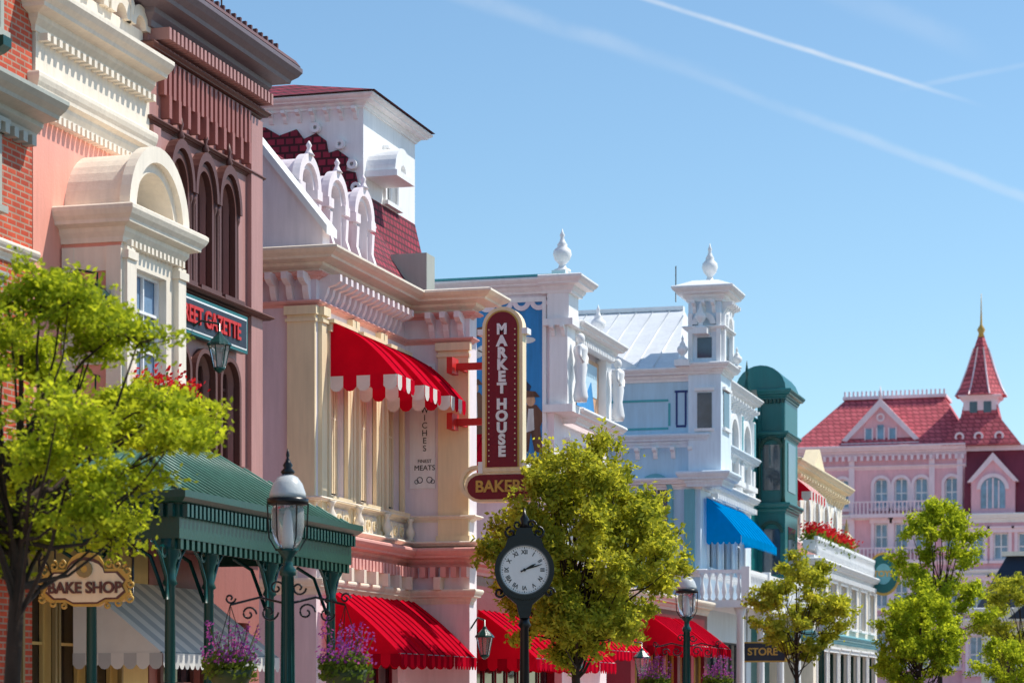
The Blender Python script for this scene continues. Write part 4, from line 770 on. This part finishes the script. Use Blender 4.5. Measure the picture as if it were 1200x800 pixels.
# ------------------------------------------------------------------ trees
def leafmesh(name,parent,loc,pos,size,mat,up=.5,asp=.5):
    n=len(pos); d=rng.normal(size=(n,3)); d[:,2]+=up*np.sign(rng.normal(size=n)+1.2); d/=np.linalg.norm(d,axis=1)[:,None]
    r=rng.normal(size=(n,3)); e=np.cross(d,r); e/=np.linalg.norm(e,axis=1)[:,None]; f=np.cross(d,e); s=(size*rng.uniform(.6,1.25,size=n))[:,None]
    v=np.empty((n,4,3)); v[:,0]=pos-e*s; v[:,1]=pos+f*s*asp-d*s*.12; v[:,2]=pos+e*s; v[:,3]=pos-f*s*asp-d*s*.12
    v=v.reshape(-1,3)-np.array(loc)
    me=bpy.data.meshes.new(name); me.vertices.add(n*4); me.vertices.foreach_set('co',v.astype(np.float32).ravel())
    me.loops.add(n*4); me.loops.foreach_set('vertex_index',np.arange(n*4,dtype=np.int32)); me.polygons.add(n); me.polygons.foreach_set('loop_start',np.arange(0,n*4,4,dtype=np.int32)); me.polygons.foreach_set('loop_total',np.full(n,4,dtype=np.int32))
    me.update(); me.validate(); me.materials.append(M[mat]); o=bpy.data.objects.new(name,me); bpy.context.collection.objects.link(o); o.parent=parent
def tree(name,x,y,cz,a,b,fork,tr,npad,pr,pz,ntw,nl,ls,mat,cx=0,cy=0,seed=1,shape=1,up=.5):
    global rng
    rng=np.random.default_rng(seed); g=G(name,(x,y,0)); P=g.p('trunk_and_limbs','bark')
    lean=rng.normal(0,.06,2); top=Vector((x+lean[0]+cx*.3,y+lean[1]+cy*.3,fork))
    tube(P,[(x,y,-.05),(x+.01,y,.3),(x+lean[0]*.4,y+lean[1]*.4,fork*.5),tuple(top),(top.x+cx*.3,top.y,fork+b*.6),(top.x+cx*.4,top.y,cz+b*.35)],[tr*1.35,tr*1.05,tr*.9,tr*.75,tr*.45,tr*.2],9)
    pads=[]; tries=0
    while len(pads)<npad and tries<6000:
        tries+=1; d=rng.normal(size=3); d/=np.linalg.norm(d); q=rng.uniform(.2,1)**(.45)
        w=1.0 if d[2]<0 else 1-.25*d[2]*shape
        q*=rng.uniform(.88,1.1)
        p=np.array([x+cx+d[0]*q*a*w,y+cy+d[1]*q*a*w,cz+d[2]*q*b])
        if all(np.linalg.norm((p-o)/np.array([pr,pr,pz]))>.95 for o in pads): pads.append(p)
    allp=[]
    for p in pads:
        t=rng.uniform(0,.75); zz=fork-.25+t*(cz+b*.2-fork); zz=min(zz,p[2]-.1 if p[2]-.1>fork-.5 else fork-.2)
        st=Vector((top.x+cx*.3*t,top.y,zz)); e=Vector(p); m=st.lerp(e,.5); m.z-=.12*(e-st).length*rng.uniform(-.3,1); m+=Vector(rng.normal(0,.07,3))
        r0=tr*.36*rng.uniform(.6,1); tube(P,[st,st.lerp(m,.5)+Vector(rng.normal(0,.03,3)),m,m.lerp(e,.5)+Vector(rng.normal(0,.04,3)),e],[r0,r0*.8,r0*.6,r0*.42,r0*.25],5)
        dens=rng.uniform(.6,1.25)
        for k in range(ntw):
            d=rng.normal(size=3); d/=np.linalg.norm(d); q=rng.uniform(.4,1.25); tip=p+d*np.array([pr,pr,pz])*q; tip[2]+=.25*pz
            mid=(p+tip)/2+rng.normal(0,.03,3); tube(P,[tuple(p),tuple(mid),tuple(tip)],[r0*.25,r0*.16,.003],3)
            n=int(nl*dens*rng.uniform(.4,1.4)); t=rng.uniform(.35,1.1,n)[:,None]; allp.append(p+(tip-p)*t+rng.normal(0,1,(n,3))*np.array([pr,pr,pz])*.18)
    g.build(); leafmesh('foliage',g.e,(x,y,0),np.vstack(allp),ls,mat,up=up)
tree('street_tree',-9.55,18.3,4.0,1.7,1.25,2.45,.085,60,.34,.2,16,58,.036,'leaf_lime',cx=.1,cy=.1,seed=3,up=.8,shape=1.7)
tree('street_tree',-9.85,39.0,4.0,1.7,1.8,2.1,.09,94,.36,.3,14,50,.054,'leaf_mid',seed=5,up=.7)
tree('street_tree',-9.75,61.9,4.0,1.5,1.4,2.2,.07,34,.36,.26,12,44,.064,'leaf_mid',seed=8)
tree('park_tree',-7.1,70.7,5.0,1.55,2.4,2.6,.09,40,.42,.36,12,44,.07,'leaf_lime',seed=12,shape=1.6)
tree('park_tree',-6.6,60.5,2.9,1.05,1.35,1.2,.07,44,.3,.3,11,42,.055,'leaf_lime',seed=14)
tree('park_tree',-5.6,84,4.2,1.9,1.5,2.2,.09,30,.42,.33,12,38,.07,'leaf_mid',seed=21)
tree('park_tree',-4.2,62,2.3,1.2,.8,1.0,.06,26,.3,.25,10,38,.05,'leaf_lime',seed=22)
g=G('balcony_flower_box',(-11.7,80,6.7)); box(g.p('planter','white_paint'),ST(-11.75),76.2,85,-.2,.2,6.3,6.6)
L,Q=g.p('leaves','leaf_dark'),g.p('flowers','petal_red')
for k in range(1800): leafq(L,(-11.75+rng.normal(0,.16),rng.uniform(76.2,85),6.7+rng.normal(0,.14)),.07)
for k in range(1500): leafq(Q,(-11.72+rng.normal(0,.18),rng.uniform(76.2,85),6.85+abs(rng.normal(0,.16))),.06)
g.build()
g=G('bay_flower_box',(-12.5,28.2,5.3)); box(g.p('planter','white_paint'),ST(-12.6),27.5,28.9,0,.22,5.12,5.3)
for k in range(500): leafq(g.p('leaves','leaf_dark'),(-12.5+rng.normal(0,.1),rng.uniform(27.4,29),5.4+rng.normal(0,.08)),.04)
for k in range(400): leafq(g.p('flowers','petal_red'),(-12.48+rng.normal(0,.12),rng.uniform(27.4,29),5.48+abs(rng.normal(0,.1))),.035)
g.build()

# ------------------------------------------------------------------ light, sky
EL,AZ=R(54),R(58)
S=Vector((math.sin(AZ)*math.cos(EL),math.cos(AZ)*math.cos(EL),math.sin(EL)))
ld=bpy.data.lights.new('sun','SUN'); ld.energy=5.0; ld.angle=R(.5); ld.color=(1,.94,.84); lo=bpy.data.objects.new('sun',ld); bpy.context.collection.objects.link(lo); lo.rotation_euler=S.to_track_quat('Z','Y').to_euler()
w=bpy.data.worlds.new('World'); bpy.context.scene.world=w; w.use_nodes=True; N=w.node_tree.nodes; L=w.node_tree.links; bg=N['Background']
sk=N.new('ShaderNodeTexSky'); sk.sky_type='NISHITA'; sk.sun_disc=False; sk.sun_elevation=EL; sk.sun_rotation=AZ; sk.air_density=1.0; sk.dust_density=.2; sk.ozone_density=2.0
tc=N.new('ShaderNodeTexCoord')
def pd(px,py): return (Vector((-SN,CS,0))*2833+Vector((CS,SN,0))*(px-600)+Vector((0,0,1))*(817-py)).normalized()
tn=N.new('ShaderNodeVectorMath'); tn.operation='MULTIPLY'; tn.inputs[1].default_value=(.9,1.05,1.07); L.new(sk.outputs['Color'],tn.inputs[0])
cur=tn.outputs[0]
no=N.new('ShaderNodeTexNoise'); no.inputs['Scale'].default_value=22; no.inputs['Detail'].default_value=7; no.inputs['Roughness'].default_value=.6; L.new(tc.outputs['Generated'],no.inputs['Vector'])
def band(p0,p1,wd,amt,fade0,fade1,nmin=.35,nmax=.65):
    global cur
    a,b=pd(*p0),pd(*p1); n=a.cross(b).normalized(); t=(b-a).normalized()
    d=N.new('ShaderNodeVectorMath'); d.operation='DOT_PRODUCT'; d.inputs[1].default_value=n; L.new(tc.outputs['Generated'],d.inputs[0])
    wb=N.new('ShaderNodeMath'); wb.operation='MULTIPLY_ADD'; wb.inputs[1].default_value=wd*1.2; wb.inputs[2].default_value=-wd*.6; L.new(no.outputs['Fac'],wb.inputs[0])
    ad=N.new('ShaderNodeMath'); ad.operation='ADD'; L.new(d.outputs['Value'],ad.inputs[0]); L.new(wb.outputs[0],ad.inputs[1])
    ab=N.new('ShaderNodeMath'); ab.operation='ABSOLUTE'; L.new(ad.outputs[0],ab.inputs[0])
    m=N.new('ShaderNodeMapRange'); m.interpolation_type='SMOOTHERSTEP'; m.inputs['From Min'].default_value=0; m.inputs['From Max'].default_value=wd; m.inputs['To Min'].default_value=amt; m.inputs['To Max'].default_value=0; L.new(ab.outputs[0],m.inputs['Value'])
    e=N.new('ShaderNodeVectorMath'); e.operation='DOT_PRODUCT'; e.inputs[1].default_value=t; L.new(tc.outputs['Generated'],e.inputs[0])
    f=N.new('ShaderNodeMapRange'); f.interpolation_type='SMOOTHSTEP'; f.inputs['From Min'].default_value=pd(*fade0).dot(t); f.inputs['From Max'].default_value=pd(*fade1).dot(t); L.new(e.outputs['Value'],f.inputs['Value'])
    x=N.new('ShaderNodeMath'); x.operation='MULTIPLY'; L.new(m.outputs[0],x.inputs[0]); L.new(f.outputs[0],x.inputs[1])
    r=N.new('ShaderNodeMapRange'); r.inputs['From Min'].default_value=nmin; r.inputs['From Max'].default_value=nmax; r.inputs['To Min'].default_value=.3; L.new(no.outputs['Fac'],r.inputs['Value'])
    z=N.new('ShaderNodeMath'); z.operation='MULTIPLY'; L.new(x.outputs[0],z.inputs[0]); L.new(r.outputs[0],z.inputs[1])
    mx=N.new('ShaderNodeMix'); mx.data_type='RGBA'; L.new(z.outputs[0],mx.inputs[0]); L.new(cur,mx.inputs[6]); mx.inputs[7].default_value=(6.2,6.5,6.8,1); cur=mx.outputs[2]
band((760,0),(1150,125),.0016,.6,(1165,130),(1000,76))
band((560,0),(820,85),.0055,.24,(900,110),(640,30)); band((820,90),(1200,232),.0034,.24,(720,55),(960,142)); band((1000,0),(1140,60),.008,.1,(1180,70),(1080,35)); band((1060,105),(1200,76),.0018,.16,(1040,108),(1120,92))
L.new(cur,bg.inputs['Color']); bg.inputs['Strength'].default_value=.145

cd=bpy.data.cameras.new('camera'); co=bpy.data.objects.new('camera',cd); bpy.context.collection.objects.link(co); bpy.context.scene.camera=co
cd.sensor_width=36; cd.lens=85; cd.shift_y=417/1200; cd.clip_start=.5; cd.clip_end=6000; co.location=(0,0,1.6); co.rotation_euler=(R(90),0,TH)
cd.dof.use_dof=True; cd.dof.focus_distance=38; cd.dof.aperture_fstop=2.4
sc=bpy.context.scene; sc.view_settings.view_transform='Standard'; sc.view_settings.look='None'; sc.view_settings.exposure=0
print('OBJECTS',len(bpy.data.objects))
